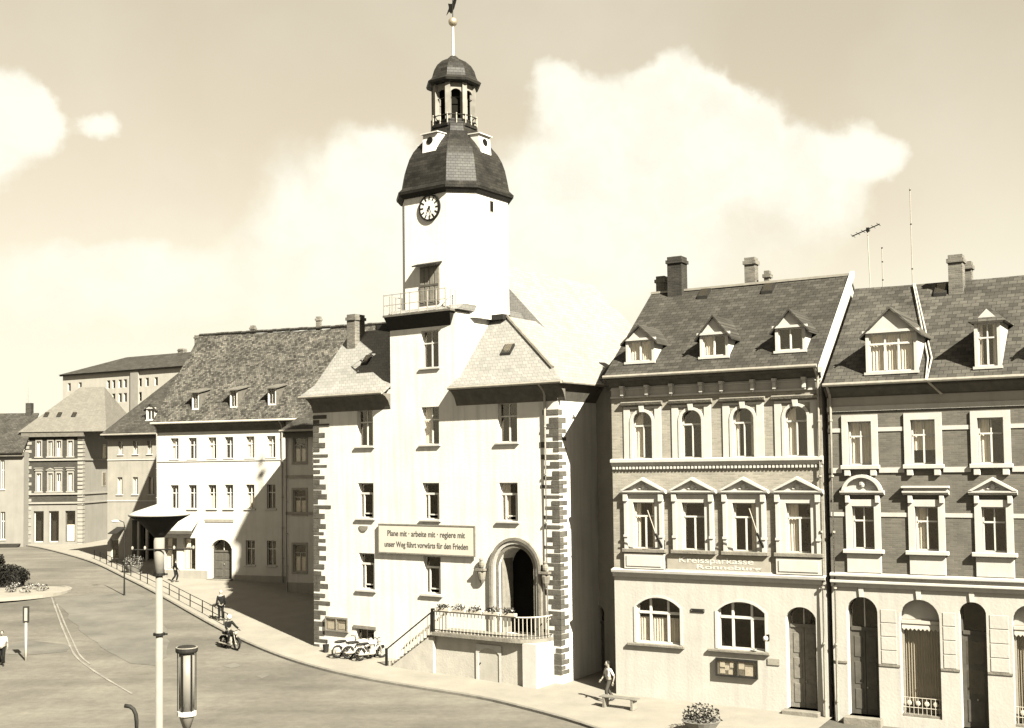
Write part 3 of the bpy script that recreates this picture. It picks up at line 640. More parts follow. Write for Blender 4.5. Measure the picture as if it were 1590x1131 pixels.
MB().box(SX0 + .0, SX0 + .1, PY + .1, PY + .2, -.2, 1.25).build('newel_post', M_iron, th)
for yy, mm in ((PY + .16, M_iron), (-.1, M_railw)):
    p0 = Vector((SX0 + .05, yy, 1.2)); p1 = Vector((PX0 - .18, yy, PF + 1.0)); MB().tube([p0, p1], .035, 6).build('handrail', mm, th)
    for k in range(1, 15):
        q = p0.lerp(p1, k/15); obj('baluster', bal, th, (q.x, q.y, q.z - .92))

# ---------------------------------------------------------------- tower
YC = 2.75; HS = 2.42; CH_ = 1.05
def octo(s=1.0, hs=HS, ch=CH_):
    a = hs*s; c = (hs - ch)*s
    return [(c, -a), (a, -c), (a, c), (c, a), (-c, a), (-a, c), (-a, -c), (-c, -a)]
def oring(s, z, hs=HS, ch=CH_): return [(XC + x, YC + y, z) for x, y in octo(s, hs, ch)]
ZT = TH.P(668, 296, YC - HS)[1]
tpy = lambda py: TH.P(711, py, YC)[1]
print('tower z', ZP, ZT, tpy(205), tpy(86), tpy(0))
MB().loft([oring(1, ZP - .3), oring(1, ZT + .2)]).build('tower_shaft', M_tower, th)
MB().box(bx0 - .1, bx1 + .02, -.45, YC + HS + .6, ZP - .1, ZP).build('gallery_floor', M_soffit, th)
MB().ext([(bx0-.07, -.4, ZP-.1), (bx0-.07, -.005, ZP-.1), (bx0-.0, -.005, ZP-.75)], [(bx1-.05, -.4, ZP-.1), (bx1-.05, -.005, ZP-.1), (bx1-.3, -.005, ZP-.75)]).build('gallery_shade_board', M_dark, th)  # dark boards added to deepen the shade under the gallery slab
MB().loft([[(bx0-.1,-.1,ZP),(bx1+.2,-.1,ZP),(bx1+.2,5.6,ZP),(bx0-.1,5.6,ZP)], [(XC-HS,YC-HS+.02,ZP+.3),(XC+HS,YC-HS+.02,ZP+.3),(XC+HS,YC+HS,ZP+.3),(XC-HS,YC+HS,ZP+.3)]]).build('skirt_roof', M_tilew, th)
MB().box(XC + HS - .3, hx + .1, 2.55, 3.2, ZP - .34, ZP - .06).build('ridge_cap_or_shade', M_dark, th)  # dark strip standing in for the shadow line under the gallery's right side
# gallery railing
gr = [(bx0 - .05, 1.0), (bx0 - .05, -.4), (bx1 - .3, -.4), (bx1 - .3, .4)]
grm = MB().box(-.022, .022, -.022, .022, 0, 1.05).mesh('rail_post', M_zinc)
for z in (.5, 1.02): MB().tube([(x, y, ZP + z) for x, y in gr], .016, 6).build('gallery_rail', M_zinc, th)
for i in range(3):
    a = Vector((*gr[i], ZP)); b = Vector((*gr[i+1], ZP)); n = max(2, round((b-a).length/.55))
    for k in range(n + (i == 2)): obj('rail_post', grm, th, tuple(a.lerp(b, k/n)))
# tower door
yF = YC - HS
td = TH.row([(653, 683, 414, 472)], yF)[0]
dd = MB().box(td[0], td[1], yF - .05, yF + .01, td[2], td[3]).build('tower_door', M_wood, th)
for k in range(4):
    xx = td[0] + (td[1]-td[0])*(k+.5)/4; MB().box(xx - .12, xx + .12, yF - .075, yF - .05, td[2] + .08, td[3] - .06).build('plank', M_wood, dd)
MB().box(td[0]+.03, td[1]-.03, yF - .09, yF - .074, (td[2]+td[3])/2 - .06, (td[2]+td[3])/2 + .04).build('strap', M_door, dd)
MB().slab([(td[0]-.2, yF-.45, td[3]+.05), (td[1]+.15, yF-.45, td[3]+.05), (td[1]+.15, yF, td[3]+.2), (td[0]-.2, yF, td[3]+.2)], .07).build('door_hood', M_dark, th)
# small window on the right face
wz = tpy(331); sw = MB().box(XC + HS - .02, XC + HS + .02, YC - .25, YC + .1, wz - .3, wz + .32).build('window', M_frameg, th); MB().box(XC + HS + .02, XC + HS + .03, YC - .2, YC + .05, wz - .25, wz + .27).build('pane', M_dark_in, sw)
# clock
ckx, ckz = TH.P(668, 323, yF); CR_ = .66
M_face = mat('clock_face', 0.3400, var=.05, w=.5)
ck = MB().lathe([(CR_, 0), (CR_, .06)], 0, 0, 40).build('clock', M_face, th); ck.location = (ckx, yF - .005, ckz); ck.rotation_euler = (math.pi/2, 0, 0)
rg = MB(); n = 40
rg.loft([[(r*math.cos(2*math.pi*i/n), r*math.sin(2*math.pi*i/n), z) for i in range(n)] for r, z in ((CR_-.07, .055), (CR_-.07, .09), (CR_+.02, .09), (CR_+.02, .0))], cap=False)
rg.build('rim', M_iron, ck)
for h in range(12):
    a = 2*math.pi*h/12; mk = MB().box(-.035, .035, CR_-.27, CR_-.06, .06, .075).build('hour_mark', M_iron, ck); mk.rotation_euler = (0, 0, a)
for ln, wd, a, z in ((.34, .05, R(-212), .085), (.5, .035, R(-30*5.2), .1)):
    hnd = MB().poly([(-wd, -.08, z), (wd, -.08, z), (wd*.4, ln, z), (-wd*.4, ln, z)]).build('clock_hand', M_iron, ck); hnd.rotation_euler = (0, 0, a)
MB().lathe([(.05, .06), (.05, .12)], 0, 0, 10).build('hub', M_iron, ck)
# dome
prof = [(1.105, ZT - .02), (1.115, ZT + .12), (1.03, ZT + .34), (.985, tpy(280)), (.955, tpy(268)), (.90, tpy(255)), (.82, tpy(243)), (.70, tpy(231)), (.575, tpy(221)), (.48, tpy(212)), (.445, tpy(204)), (.445, tpy(200))]
MB().loft([oring(s, z) for s, z in prof]).build('dome', M_dome, th)
MB().loft([oring(1.03, ZT - .22), oring(1.095, ZT - .02)]).build('eaves_moulding', M_dark, th)
def dome_dormer(face):
    e = MB(); w = .5
    z0, z1 = tpy(248), tpy(219)
    e.ext([(-w*.85, -HS*.86, z0), (w*.85, -HS*.86, z0), (w, -HS*.80, z1), (-w, -HS*.80, z1)], [(-w*.85, -.8, z0), (w*.85, -.8, z0), (w, -.8, z1), (-w, -.8, z1)])
    dmr = e.build('dome_dormer', M_tower, th)
    dmr.location = (XC, YC, 0); dmr.rotation_euler = (0, 0, face)
    pn = MB().lathe([(.19, 0), (.19, .05)], 0, 0, 14).build('round_opening', M_dark_in, dmr); pn.location = (0, -HS*.82, (z0+z1)/2 + .1); pn.rotation_euler = (math.pi/2 - .12, 0, 0)
    MB().slab([(-w*1.1, -HS*.86, z1 + .02), (w*1.1, -HS*.86, z1 + .02), (w*1.1, -.6, z1 + .1), (-w*1.1, -.6, z1 + .1)], .05).build('dormer_roof', M_frame, dmr)
for fa in (0, math.pi/2, -math.pi/2): dome_dormer(fa)
# lantern
LR = 1.12; zl0, zl1 = tpy(200), tpy(136)
reg = lambda r, z, k=0: [(XC + r*math.cos(math.pi/8 + math.pi/4*i), YC + r*math.sin(math.pi/8 + math.pi/4*i), z) for i in range(8)]
MB().loft([reg(LR*1.1, zl0 - .1), reg(LR*1.12, zl0 + .06), reg(LR*.98, zl0 + .08), reg(LR*.98, zl0 + .3)]).build('lantern_base', M_dome, th)
MB().loft([reg(LR*.62, zl0 + .2), reg(LR*.62, zl1)]).build('lantern_core', M_dark_in, th)
M_lant = mat('lantern_wood', 0.1, var=.2, scale=3, w=.9, streak=.2)
for i in range(8):
    a = math.pi/4*i + math.pi/8
    p = MB().box(-.13, .13, -.13, .13, zl0 + .25, zl1).build('lantern_post', M_lant, th); p.location = (XC + .93*LR*math.cos(a), YC + .93*LR*math.sin(a), 0); p.rotation_euler = (0, 0, a)
    am = math.pi/4*i; fw = LR*.84*math.sin(math.pi/8)*2 - .02
    f = MB(); wall(f, -fw/2, fw/2, zl1 - .75, zl1, [(-fw/2 + .05, fw/2 - .05, zl1 - .76, zl1 - .32, (fw/2-.05)*.95)], y=0, rev=.08)
    q = f.build('lantern_arch', M_lant, th); q.location = (XC + .90*LR*math.cos(am), YC + .90*LR*math.sin(am), 0); q.rotation_euler = (0, 0, am + math.pi/2)
for z, r in ((tpy(186), .028), (tpy(195), .02)): MB().tube([(x*1, y, z) for x, y, _ in reg(LR*1.1, 0) + reg(LR*1.1, 0)[:2]], r, 6).build('lantern_rail', M_iron, th)
lbm = MB().box(-.02, .02, -.02, .02, 0, tpy(184) - tpy(200)).mesh('rail_post', M_railw)
for i in range(16):
    P8 = reg(LR*1.1, 0); p0 = Vector(P8[i//2]); p1 = Vector(P8[(i//2+1) % 8]); q = p0.lerp(p1, .5*(i % 2)); obj('rail_post', lbm, th, (q.x, q.y, zl0 + .02))
cup = [(1.18, zl1 - .02), (1.3, zl1 + .05), (1.34, zl1 + .16), (1.16, zl1 + .32), (1.10, tpy(122)), (1.02, tpy(113)), (.86, tpy(104)), (.6, tpy(96)), (.3, tpy(91)), (.14, tpy(86))]
MB().loft([reg(LR*s, z) for s, z in cup]).build('cupola', M_dome, th)
sp = MB().tube([(XC, YC, tpy(90)), (XC, YC, tpy(30))], .07, 8, .05).build('spire', M_frame, th)
MB().ball((XC, YC, tpy(32)), .24, n=14, m=10).build('ball', M_gold, sp, smooth=True)
MB().tube([(XC, YC, tpy(30)), (XC, YC, tpy(-12))], .025, 6).build('vane_rod', M_iron, sp)
vz = tpy(10)
MB().xz([(XC-.42, vz-.3), (XC-.25, vz+.05), (XC-.3, vz+.3), (XC-.05, vz+.22), (XC+.12, vz+.5), (XC+.3, vz+.52), (XC+.22, vz+.25), (XC+.1, vz-.05), (XC-.1, vz-.3), (XC-.25, vz-.15)], YC-.012, YC+.012).build('weather_vane', M_iron, sp)

# ---------------------------------------------------------------- things on the town hall front
q0 = TH.P(588, 859, -.12); q1 = TH.P(738, 815, -.12); bz0 = (TH.P(588, 859, -.12)[1] + TH.P(738, 865, -.12)[1])/2; bz1 = (TH.P(588, 814, -.12)[1] + TH.P(739, 816, -.12)[1])/2
bw2 = q1[0] - q0[0]; bh = bz1 - bz0
M_ban = mat('banner_cloth', 0.26, var=.05, scale=2, w=.9); M_bank = mat('banner_letters', 0.035, var=.15, w=1.0)
bn = TH.thing('banner', (q0[0]+q1[0])/2, -.12, bz0, 'long framed cream banner with two lines of grey lettering on the white wall', 'banner')
MB().box(-bw2/2 + .06, bw2/2 - .06, -.02, .02, .06, bh - .06).build('cloth', M_ban, bn)
fr_ = MB().box(-bw2/2, bw2/2, -.04, .04, 0, .06).box(-bw2/2, bw2/2, -.04, .04, bh-.06, bh).box(-bw2/2, -bw2/2+.06, -.04, .04, .06, bh-.06).box(bw2/2-.06, bw2/2, -.04, .04, .06, bh-.06)
fr_.build('frame', M_wood, bn)
for sx_ in (-.4, .4): MB().tube([(sx_*bw2, .03, bh-.2), (sx_*bw2, .13, bh-.2)], .03, 6).build('bracket', M_iron, bn)
t1 = text_mesh('Plane mit · arbeite mit · regiere mit', .4, M_bank, 'lettering', bn, (0, -.024, bh*.68)); t2 = text_mesh('unser Weg führt vorwärts für den Frieden', .4, M_bank, 'lettering', bn, (0, -.024, bh*.31))
for t, wf in ((t1, .80), (t2, .86)):
    t.scale = (bw2*wf/t.dimensions.x, 1.0, 1.0)
# notice boards
def notice(px0, px1, py0, py1, fr, y, name, label, dark, papers, back):
    a, z1 = fr.P(px0, py0, y); b, _ = fr.P(px1, py0, y); z0 = fr.P((px0+px1)/2, py1, y)[1]; w = b - a; h = z1 - z0
    t = fr.thing(name, (a+b)/2, y, z0, label, 'notice board')
    MB().box(-w/2, w/2, .03, -y, 0, h).build('back_board', back, t)
    MB().box(-w/2, w/2, -.04, .03, 0, .07).box(-w/2, w/2, -.04, .03, h-.09, h).box(-w/2, -w/2+.07, -.04, .03, .07, h-.09).box(w/2-.07, w/2, -.04, .03, .07, h-.09).box(-.035, .035, -.04, .03, .07, h-.09).build('frame', dark, t)
    for (x0, x1, z0_, z1_), m in papers: MB().box(x0*w, x1*w, .015, .029, z0_*h, z1_*h).build('paper', m, t)
    MB().box(-w/2+.08, -.04, -.012, -.006, .08, h-.1).build('pane', M_glass, t); MB().box(.04, w/2-.08, -.012, -.006, .08, h-.1).build('pane', M_glass, t)
    return t
M_pap = mat('paper', 0.26, var=.15, scale=6, w=.8); M_papg = mat('grey_poster', 0.0816, var=.3, scale=5)
nb = notice(505, 540, 957, 981, TH, -.1, 'notice_board', 'small light wooden notice board at the left foot of the town hall', M_wood, [((-.4, -.1, .15, .6), M_pap), ((.08, .34, .2, .55), M_pap), ((.1, .4, .62, .85), M_papg)], M_pale)
# ================================================================== bank: tan stuccoed house right of the town hall
def dormer(fr, par, px0, px1, py0, py1, apex, ye, ze, yr, zr, style, m_roof, hip=False, curtain=None, over=.14):
    sl = (zr-ze)/(yr-ye)
    a3 = fr.S((px0+px1)/2, py1, ye, ze, yr, zr); yf = a3[1]; z0 = a3[2] - .05
    x0 = fr.P(px0, py1, yf)[0]; x1 = fr.P(px1, py1, yf)[0]; z1 = fr.P((px0+px1)/2, py0, yf)[1]; za = fr.P((px0+px1)/2, apex, yf)[1]; xc = (x0+x1)/2
    ys = lambda z: ye + (z - ze)/sl
    w = x1 - x0; fw = .12
    op = (x0 + fw, x1 - fw, z0 + .16, z1 - .06, 0, .1)
    mb = MB(); wall(mb, x0, x1, z0, z1, [op], y=yf)
    for x in (x0, x1): mb.poly([(x, yf, z0), (x, yf, z1), (x, ys(z1)+.1, z1), (x, ys(z0)+.1, z0)])
    mb.poly([(x0, yf+.001, z1), (x1, yf+.001, z1), (xc, yf+.001, za - .08)])
    dm = mb.build('dormer', M_trim, par)
    window(dm, op, style, y=yf, dep=.07, fw=.05, mw=.04, curtain=curtain)
    MB().box(x0 - .06, x1 + .06, yf - .07, yf + .0, z0 + .05, z0 + .15).build('sill', M_trim, dm)
    th_ = .09; o = over + .06
    r = MB()
    yfr = yf - over
    if not hip:
        yb_e = ys(z1) + .15; yb_a = ys(za) + .15; k = (za - z1)/(w/2)
        for s in (-1, 1):
            xe = xc + s*(w/2 + o); ze_ = z1 - o*k
            r.slab([(xe, yfr, ze_+.02), (xc, yfr, za+.02), (xc, yb_a, za+.02), (xe, yb_e, ze_+.02)], th_)
    else:
        ym = yfr + .5
        r.ext([(x0-o, yfr, z1), (x1+o, yfr, z1), (x1+o, ys(z1)+.15, z1), (x0-o, ys(z1)+.15, z1)], [(xc-.05, ym, za), (xc+.05, ym, za), (xc+.05, ys(za)+.2, za), (xc-.05, ys(za)+.2, za)])
    r.build('dormer_roof', m_roof, dm)
    MB().box(x0 - .1, x1 + .1, yf - .09, yf, z1 - .05, z1 + .05).build('cornice', M_trim, dm)
    return dm

o_ = at_depth(951, 722, 51.0)
BK = Frame((o_.x, o_.y), R(-31.0), 'stucco_house', 'four window wide tan stucco house with pediments, arched top windows and slate roof', 'house')
bk = BK.root
BW = BK.P(1278, 722)[0]; BD_ = 9.6
zE = (BK.P(1000, 582)[1] + BK.P(1240, 569)[1])/2
zR = BK.P(1168, 441, BD_/2)[1]
b2 = BK.row([(983, 1013, 642, 711), (1058, 1090, 637, 711), (1138, 1171, 633, 711), (1219, 1254, 628, 709)], arch=.42)
b1 = BK.row([(984, 1018, 780, 853), (1060, 1095, 781, 854), (1139, 1175, 781, 857), (1221, 1260, 781, 858)])
b0 = BK.row([(988, 1056, 928, 1001), (1114, 1188, 935, 1008)], arch=.42)
bd = BK.row([(1221, 1268, 943, 1091)])[0]; bd = (bd[0], bd[1], .22, bd[3], .42, .55)
zc1 = BK.P(1100, 893)[1]; zc2 = BK.P(1100, 718)[1]
print('BK', BW, zE, zR, zc1, zc2, b2[0], b1[0], b0[0], bd)
mb = MB(); wall(mb, 0, BW, -.6, zc1, b0 + [bd]); mb.build('ground_floor_wall', M_house, bk)
mb = MB(); wall(mb, 0, BW, zc1, zE - .95, b1 + b2); mb.build('brick_wall', M_brickb, bk)
mb = MB(); wall(mb, 0, BW, zE - .95, zE, []); shell(mb, BW, BD_, -.6, zE); 
for x in (0, BW): mb.poly([(x, 0, zE), (x, BD_/2, zR - .2), (x, BD_, zE)])
mb.build('frieze_wall', M_house, bk)
# frieze consoles, cornices
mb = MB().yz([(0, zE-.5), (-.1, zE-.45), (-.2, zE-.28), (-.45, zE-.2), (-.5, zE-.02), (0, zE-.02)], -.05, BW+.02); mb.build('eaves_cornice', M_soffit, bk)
con = MB().box(-.07, .07, -.2, 0, 0, .42).box(-.09, .09, -.26, 0, .30, .42).ball((0, -.1, -.02), .07, n=6, m=4).mesh('console', M_trim)
for px in (968, 1006, 1044, 1090, 1122, 1170, 1204, 1250): obj('console', con, bk, (BK.P(px, 600)[0], -.005, zE - .88))
MB().box(-.02, BW, -.06, 0, zE - .98, zE - .9).build('frieze_band', M_trim, bk); MB().box(-.02, BW, -.04, 0, zE - .62, zE - .57).build('frieze_band', M_trim, bk)
MB().yz([(0, zc2-.14), (-.06, zc2-.12), (-.1, zc2), (-.18, zc2+.04), (-.18, zc2+.16), (0, zc2+.2)], -.03, BW+.02).build('storey_band', M_trim, bk)
mb = MB()
for i in range(int(BW/.16)): mb.box(.04 + i*.16, .13 + i*.16, -.09, 0, zc2-.26, zc2-.15)
mb.build('dentil_band', M_trim, bk)
MB().yz([(0, zc1-.22), (-.08, zc1-.2), (-.1, zc1-.05), (-.22, zc1), (-.24, zc1+.1), (0, zc1+.16)], -.04, BW+.02).build('ground_cornice', M_trim, bk)
for i, o in enumerate(b2):
    w_ = window(bk, o, 'tee', dep=.16, curtain=['left', None, 'sides', 'left'][i], fw=.05)
    a, b, c, d = o[:4]; surround(w_, o, .12, .07, m=M_trim)
    mb = MB().box(a-.42, a-.125, -.045, .0, c-.05, d+.22).box(b+.125, b+.42, -.045, 0, c-.05, d+.22).box(a-.124, b+.124, -.04, 0, d+.125, d+.22); mb.build('pilaster_panel', M_trim, w_)
    MB().yz([(0, d+.24), (-.16, d+.3), (-.2, d+.4), (0, d+.46)], a-.52, b+.5).build('hood_mould', M_stone, w_)
    MB().ext([((a+b)/2-.08, -.14, d-.02), ((a+b)/2+.08, -.14, d-.02), ((a+b)/2+.12, -.14, d+.25), ((a+b)/2-.12, -.14, d+.25)], [((a+b)/2-.08, 0, d-.02), ((a+b)/2+.08, 0, d-.02), ((a+b)/2+.12, 0, d+.25), ((a+b)/2-.12, 0, d+.25)]).build('keystone', M_trim, w_)
def pediment(par, a, b, z, za, kind='tri', pr=.2, m=None):
    mb = MB(); m = m or M_trim; xc = (a+b)/2
    mb.yz([(0, z-.12), (-pr*.5, z-.1), (-pr, z-.02), (-pr, z+.04), (0, z+.05)], a, b)
    if kind == 'tri':
        mb.xz([(a+.05, z+.05), (b-.05, z+.05), (xc, za-.1)], -.06, 0)
        for s in (-1, 1):
            e = a if s < 0 else b
            mb.ext([(e, -pr-.02, z+.05), (xc, -pr-.02, za), (xc, -pr-.02, za-.12), (e - s*.14, -pr-.02, z+.04)], [(e, 0, z+.05), (xc, 0, za), (xc, 0, za-.12), (e - s*.14, 0, z+.04)])
        mb.ball((xc, -.08, z+.05+(za-z)*.3), .1, .06, .12, 8, 5); mb.ball((xc-.16, -.07, z+.12), .09, .05, .05, 6, 4); mb.ball((xc+.16, -.07, z+.12), .09, .05, .05, 6, 4)
    elif kind == 'seg':
        pq = arch_pts(a+.06, b-.06, z+.05, za-z-.05, 12); pi = arch_pts(a+.18, b-.18, z+.05, za-z-.17, 12)
        for k in range(12): mb.xz([pi[k], pi[k+1], pq[k+1], pq[k]], -pr, 0)
        mb.xz(pi, -.05, 0); mb.ball((xc, -.08, z+.05+(za-z)*.4), .13, .07, .16, 8, 5)
    elif kind == 'flat':
        mb.box(a+.05, b-.05, -pr*.7, 0, z+.05, za-.06); mb.yz([(0, za-.06), (-pr-.05, za-.04), (-pr-.05, za+.02), (0, za+.03)], a-.02, b+.02)
    return mb.build('pediment', m, par)
for i, o in enumerate(b1):
    w_ = window(bk, o, 'tee', dep=.16, curtain=['sides', None, 'right', 'left'][i], fw=.05)
    a, b, c, d = o[:4]; surround(w_, o, .3, .07, top=.34, m=M_trim)
    for x in (a-.32, b+.32): MB().box(x-.08, x+.08, -.14, 0, c, d+.2).box(x-.1, x+.1, -.2, 0, d+.05, d+.34).box(x-.1, x+.1, -.18, 0, c+.5, c+.6).build('half_column', M_trim, w_)
    pediment(w_, a-.55, b+.55, d+.46, BK.P(1110, 741)[1], 'tri', .24)
    MB().box(a-.5, b+.5, -.2, .05, c-.16, c-.0).build('sill', M_stone, w_, bevel=.02)
for o in (b1[0], b1[3]):
    MB().box(o[0]-.42, o[1]+.42, -.14, 0, zc1+.17, o[2]-.2).box(o[0]-.3, o[1]+.3, -.17, 0, zc1+.28, o[2]-.3).build('pedestal', M_trim, bk)
sgx0, sgx1 = BK.P(1037, 878)[0], BK.P(1197, 878)[0]; sgz0, sgz1 = zc1 + .2, b1[1][2] - .18
M_sign = mat('sign_stucco', 0.15, var=.12, scale=3, w=1.05); M_let = mat('pale_sign_letters', 0.27, var=.1, w=.7)
sg = BK.thing('shop_sign', (sgx0+sgx1)/2, -.02, sgz0, 'long tan signboard with pale lettering below the middle windows of the stucco house', 'sign')
sw_ = sgx1 - sgx0; sh_ = sgz1 - sgz0
MB().box(-sw_/2, sw_/2, -.04, .015, 0, sh_).build('board', M_sign, sg); MB().box(-sw_/2-.05, sw_/2+.05, -.07, .015, -.06, -.001).build('moulding', M_trim, sg)
ta = text_mesh('Kreissparkasse', .34, M_let, 'lettering', sg, (-.1, -.044, sh_*.62)); tb = text_mesh('Ronneburg', .24, M_let, 'lettering', sg, (.45, -.044, sh_*.2))
ta.scale = (sw_*.72/ta.dimensions.x, 1, 1); tb.scale = (sw_*.62/tb.dimensions.x, 1, 1)
for i, o in enumerate(b0):
    w_ = window(bk, o, 'six', dep=.2, curtain=['half', None][i], fw=.07, gm=M_glassd); a, b, c, d = o[:4]
    MB().box(a-.4, b+.2, -.14, .02, c-.14, c-.02).build('sill', M_stone, w_, bevel=.02); surround(w_, o, .1, .03)
def door(par, o, ztr, y=.3, m=None, leaves=2, fan=2, step=True, glassy=False):
    m = m or M_door; a, b, c, d = o[:4]; xc = (a+b)/2
    dr = MB().box(a, a+.07, y, y+.1, c, d).box(b-.07, b, y, y+.1, c, d).box(a+.07, b-.07, y-.03, y+.1, ztr, ztr+.14).build('door', m, par)
    if leaves == 2: spans = [(a+.07, xc-.01), (xc+.01, b-.07)]
    else: spans = [(a+.07, b-.07)]
    for s0, s1 in spans:
        lf = MB().box(s0, s1, y+.02, y+.07, c, ztr).build('door_leaf', m, dr)
        h = ztr - c
        for f0, f1 in ((.06, .3), (.36, .62), (.68, .93)):
            MB().box(s0+.1, s1-.1, y, y+.021, c+h*f0, c+h*f1).build('pane' if (glassy and f0 > .3) or f0 > .6 else 'panel', M_glassd if (glassy and f0 > .3) else m, lf, bevel=.015)
    MB().ball((xc+.06, y-.02, c+1.05), .04).build('handle', M_zinc, dr)
    fx = [a+.07+(b-a-.14)*k/fan for k in range(fan+1)]
    for k in range(fan): MB().box(fx[k]+.02, fx[k+1]-.02, y+.04, y+.05, ztr+.14, d).build('pane', M_glassd, dr)
    for k in range(1, fan): MB().box(fx[k]-.02, fx[k]+.02, y+.02, y+.08, ztr+.14, d).build('glazing_bar', M_frame, dr)
    MB().box(a-.2, b+.2, y+.12, y+.16, c-.2, d+.1).build('hall_wall', M_dark_in, dr)
    if step: MB().box(a-.12, b+.12, -.4, y+.12, c-.35, c).build('door_step', M_stone, dr, bevel=.015)
    return dr
door(bk, bd, BK.P(1245, 975, .3)[1], y=.42, m=M_wood)
# roof
gable_roof(bk, -.12, BW+.02, -.5, zE-.02, BD_/2, zR, BD_+.5, M_slate)
MB().tube([(-.12, -.56, zE-.06), (BW, -.56, zE-.06)], .075, 8).build('gutter', M_zinc, bk)
sl_ = (zR-(zE-.02))/(BD_/2+.5)
MB().yz([(-.45, zE-.1), (BD_/2, zR+.14), (BD_/2, zR-.12), (-.45, zE-.32)], BW+.02, BW+.2).build('verge_board', M_trim, bk)
MB().box(-.12, BW, BD_/2-.1, BD_/2+.1, zR-.05, zR+.05).build('ridge_cap_or_shade', M_zinc, bk)
for k, (px0, px1, py0, py1, ap) in enumerate(((972, 1016, 527, 565, 505), (1087, 1131, 518, 557, 490), (1204, 1251, 507, 548, 480))):
    dormer(BK, bk, px0, px1, py0, py1, ap, -.5, zE-.02, BD_/2, zR, ['two', 'two', 'two'][k], M_slate, curtain=['full', 'left', None][k])
def chim_px(fr, par, x0, x1, pyt, pyb, y, m, dy=.5):
    a, z0 = fr.P(x0, pyb, y); b, _ = fr.P(x1, pyb, y); z1 = fr.P((x0+x1)/2, pyt, y)[1]
    return chimney(par, a, b, y-dy/2, y+dy/2, z0-.7, z1, m)
chim_px(BK, bk, 1041, 1063, 400, 447, BD_/2, M_chimd, .7); chim_px(BK, bk, 1022, 1035, 430, 452, BD_/2+.4, M_chim); chim_px(BK, bk, 1159, 1175, 401, 438, BD_/2+.6, M_chim, .5); chim_px(BK, bk, 1188, 1196, 421, 438, BD_/2+.6, M_chim, .3)
for px, py in ((1093, 458), (1193, 450)): roof_hatch(BK, bk, px, py, -.5, zE-.02, BD_/2, zR, .5)
downpipe(bk, BW - .1, -.12, -.1, zE-.1, .06, M_zinc, .42)
# things on its ground floor
notice(1111, 1176, 1021, 1052, BK, -.12, 'display_case', 'dark framed display case of posters under the arched window of the stucco house', M_dark, [((-.40, -.28, .5, .8), M_pap), ((-.16, -.06, .5, .8), M_pap), ((-.40, -.28, .15, .4), M_pap), ((-.2, -.1, .12, .38), M_pap), ((-.28, -.18, .33, .6), M_pap), ((.05, .18, .45, .8), M_pap), ((.2, .38, .12, .6), M_pap), ((.06, .17, .12, .38), M_papg)], M_papg)
def plate(fr, px0, px1, py0, py1, m, name, label, cat):
    a, z1 = fr.P(px0, py0); b, _ = fr.P(px1, py0); z0 = fr.P((px0+px1)/2, py1)[1]; t = fr.thing(name, (a+b)/2, -.02, z0, label, cat); w = b-a; h = z1-z0
    MB().box(-w/2, w/2, -.02, .01, 0, h).build('plate', m, t, bevel=.006)
    for sx in (-1, 1): MB().ball((sx*(w/2-.04), -.022, h/2), .015, n=6, m=4).build('screw', M_zinc, t)
    return t
plate(BK, 1073, 1094, 945, 951, M_dark, 'street_name_plate', 'small dark name plate between the two arched windows of the stucco house', 'sign')
plate(BK, 1192, 1211, 1022, 1033, M_zinc, 'wall_plaque', 'small grey plaque left of the stucco house door', 'plaque')
for k, px in enumerate((1030, 1187)):
    x, z = BK.P(px, 846); t = BK.thing('flag_holder', x, -.05, z, ['dark flagpole bracket', 'dark flagpole bracket'][k] + (' between first and second middle floor windows of stucco house' if k == 0 else ' between third and fourth middle floor windows of stucco house'), 'flag holder')
    MB().box(-.06, .06, -.02, .05, -.25, .2).build('plate', M_iron, t); MB().tube([(0, -.02, -.15), (-.12, -.5, .5)], .05, 8).build('socket', M_dark, t)
    MB().tube([(-.1, -.42, .38), (-.28, -.9, 1.5)], .022, 6).build('pole', M_railw, t)
x, z = BK.P(1193, 990); t = BK.thing('wall_lamp', x, -.05, z, 'small pale wall lamp right of the second arched window', 'lamp')
MB().box(-.05, .05, 0, .05, -.12, .12).build('plate', M_iron, t); MB().tube([(0, 0, 0), (0, -.2, .12), (0, -.3, .1)], .015, 6).build('arm', M_iron, t); MB().ball((0, -.3, 0), .11).build('globe', M_frame, t, smooth=True)

# ================================================================== right house: grey brick with white surrounds
o_ = at_depth(1281, 722, BK.w(BW+.25, 0).y - .05)
RH = Frame(tuple(BK.w(BW+.22, -.0)[:2]), R(-31.0), 'brick_house', 'grey brick house with white window surrounds, white bands and arched shopfront', 'house')
rh = RH.root
RW = 12.5; RD = 9.6
rE = (RH.P(1300, 595)[1] + RH.P(1560, 586)[1])/2; rR = RH.P(1450, 438, RD/2)[1]
s2 = RH.row([(1317, 1354, 655, 725), (1414, 1453, 652, 721), (1519, 1558, 648, 718)])
s1 = RH.row([(1324, 1358, 786, 852), (1422, 1457, 787, 856), (1524, 1564, 787, 859)])
sp_ = s2[2][0] - s2[1][0]; s2.append(tuple([s2[2][0]+sp_, s2[2][1]+sp_] + list(s2[2][2:]))); s1.append(tuple([s1[2][0]+sp_, s1[2][1]+sp_] + list(s1[2][2:])))
rc = RH.P(1440, 905)[1]
g1 = RH.row([(1316, 1364, 927, 1100)])[0]; g2 = RH.row([(1398, 1460, 932, 1085)])[0]; g3 = RH.row([(1491, 1533, 935, 1108)])[0]; g4 = RH.row([(1573, 1634, 941, 1090)])[0]
tp = (g1[3] + g2[3] + g3[3])/3
hw = lambda g: (g[1]-g[0])/2
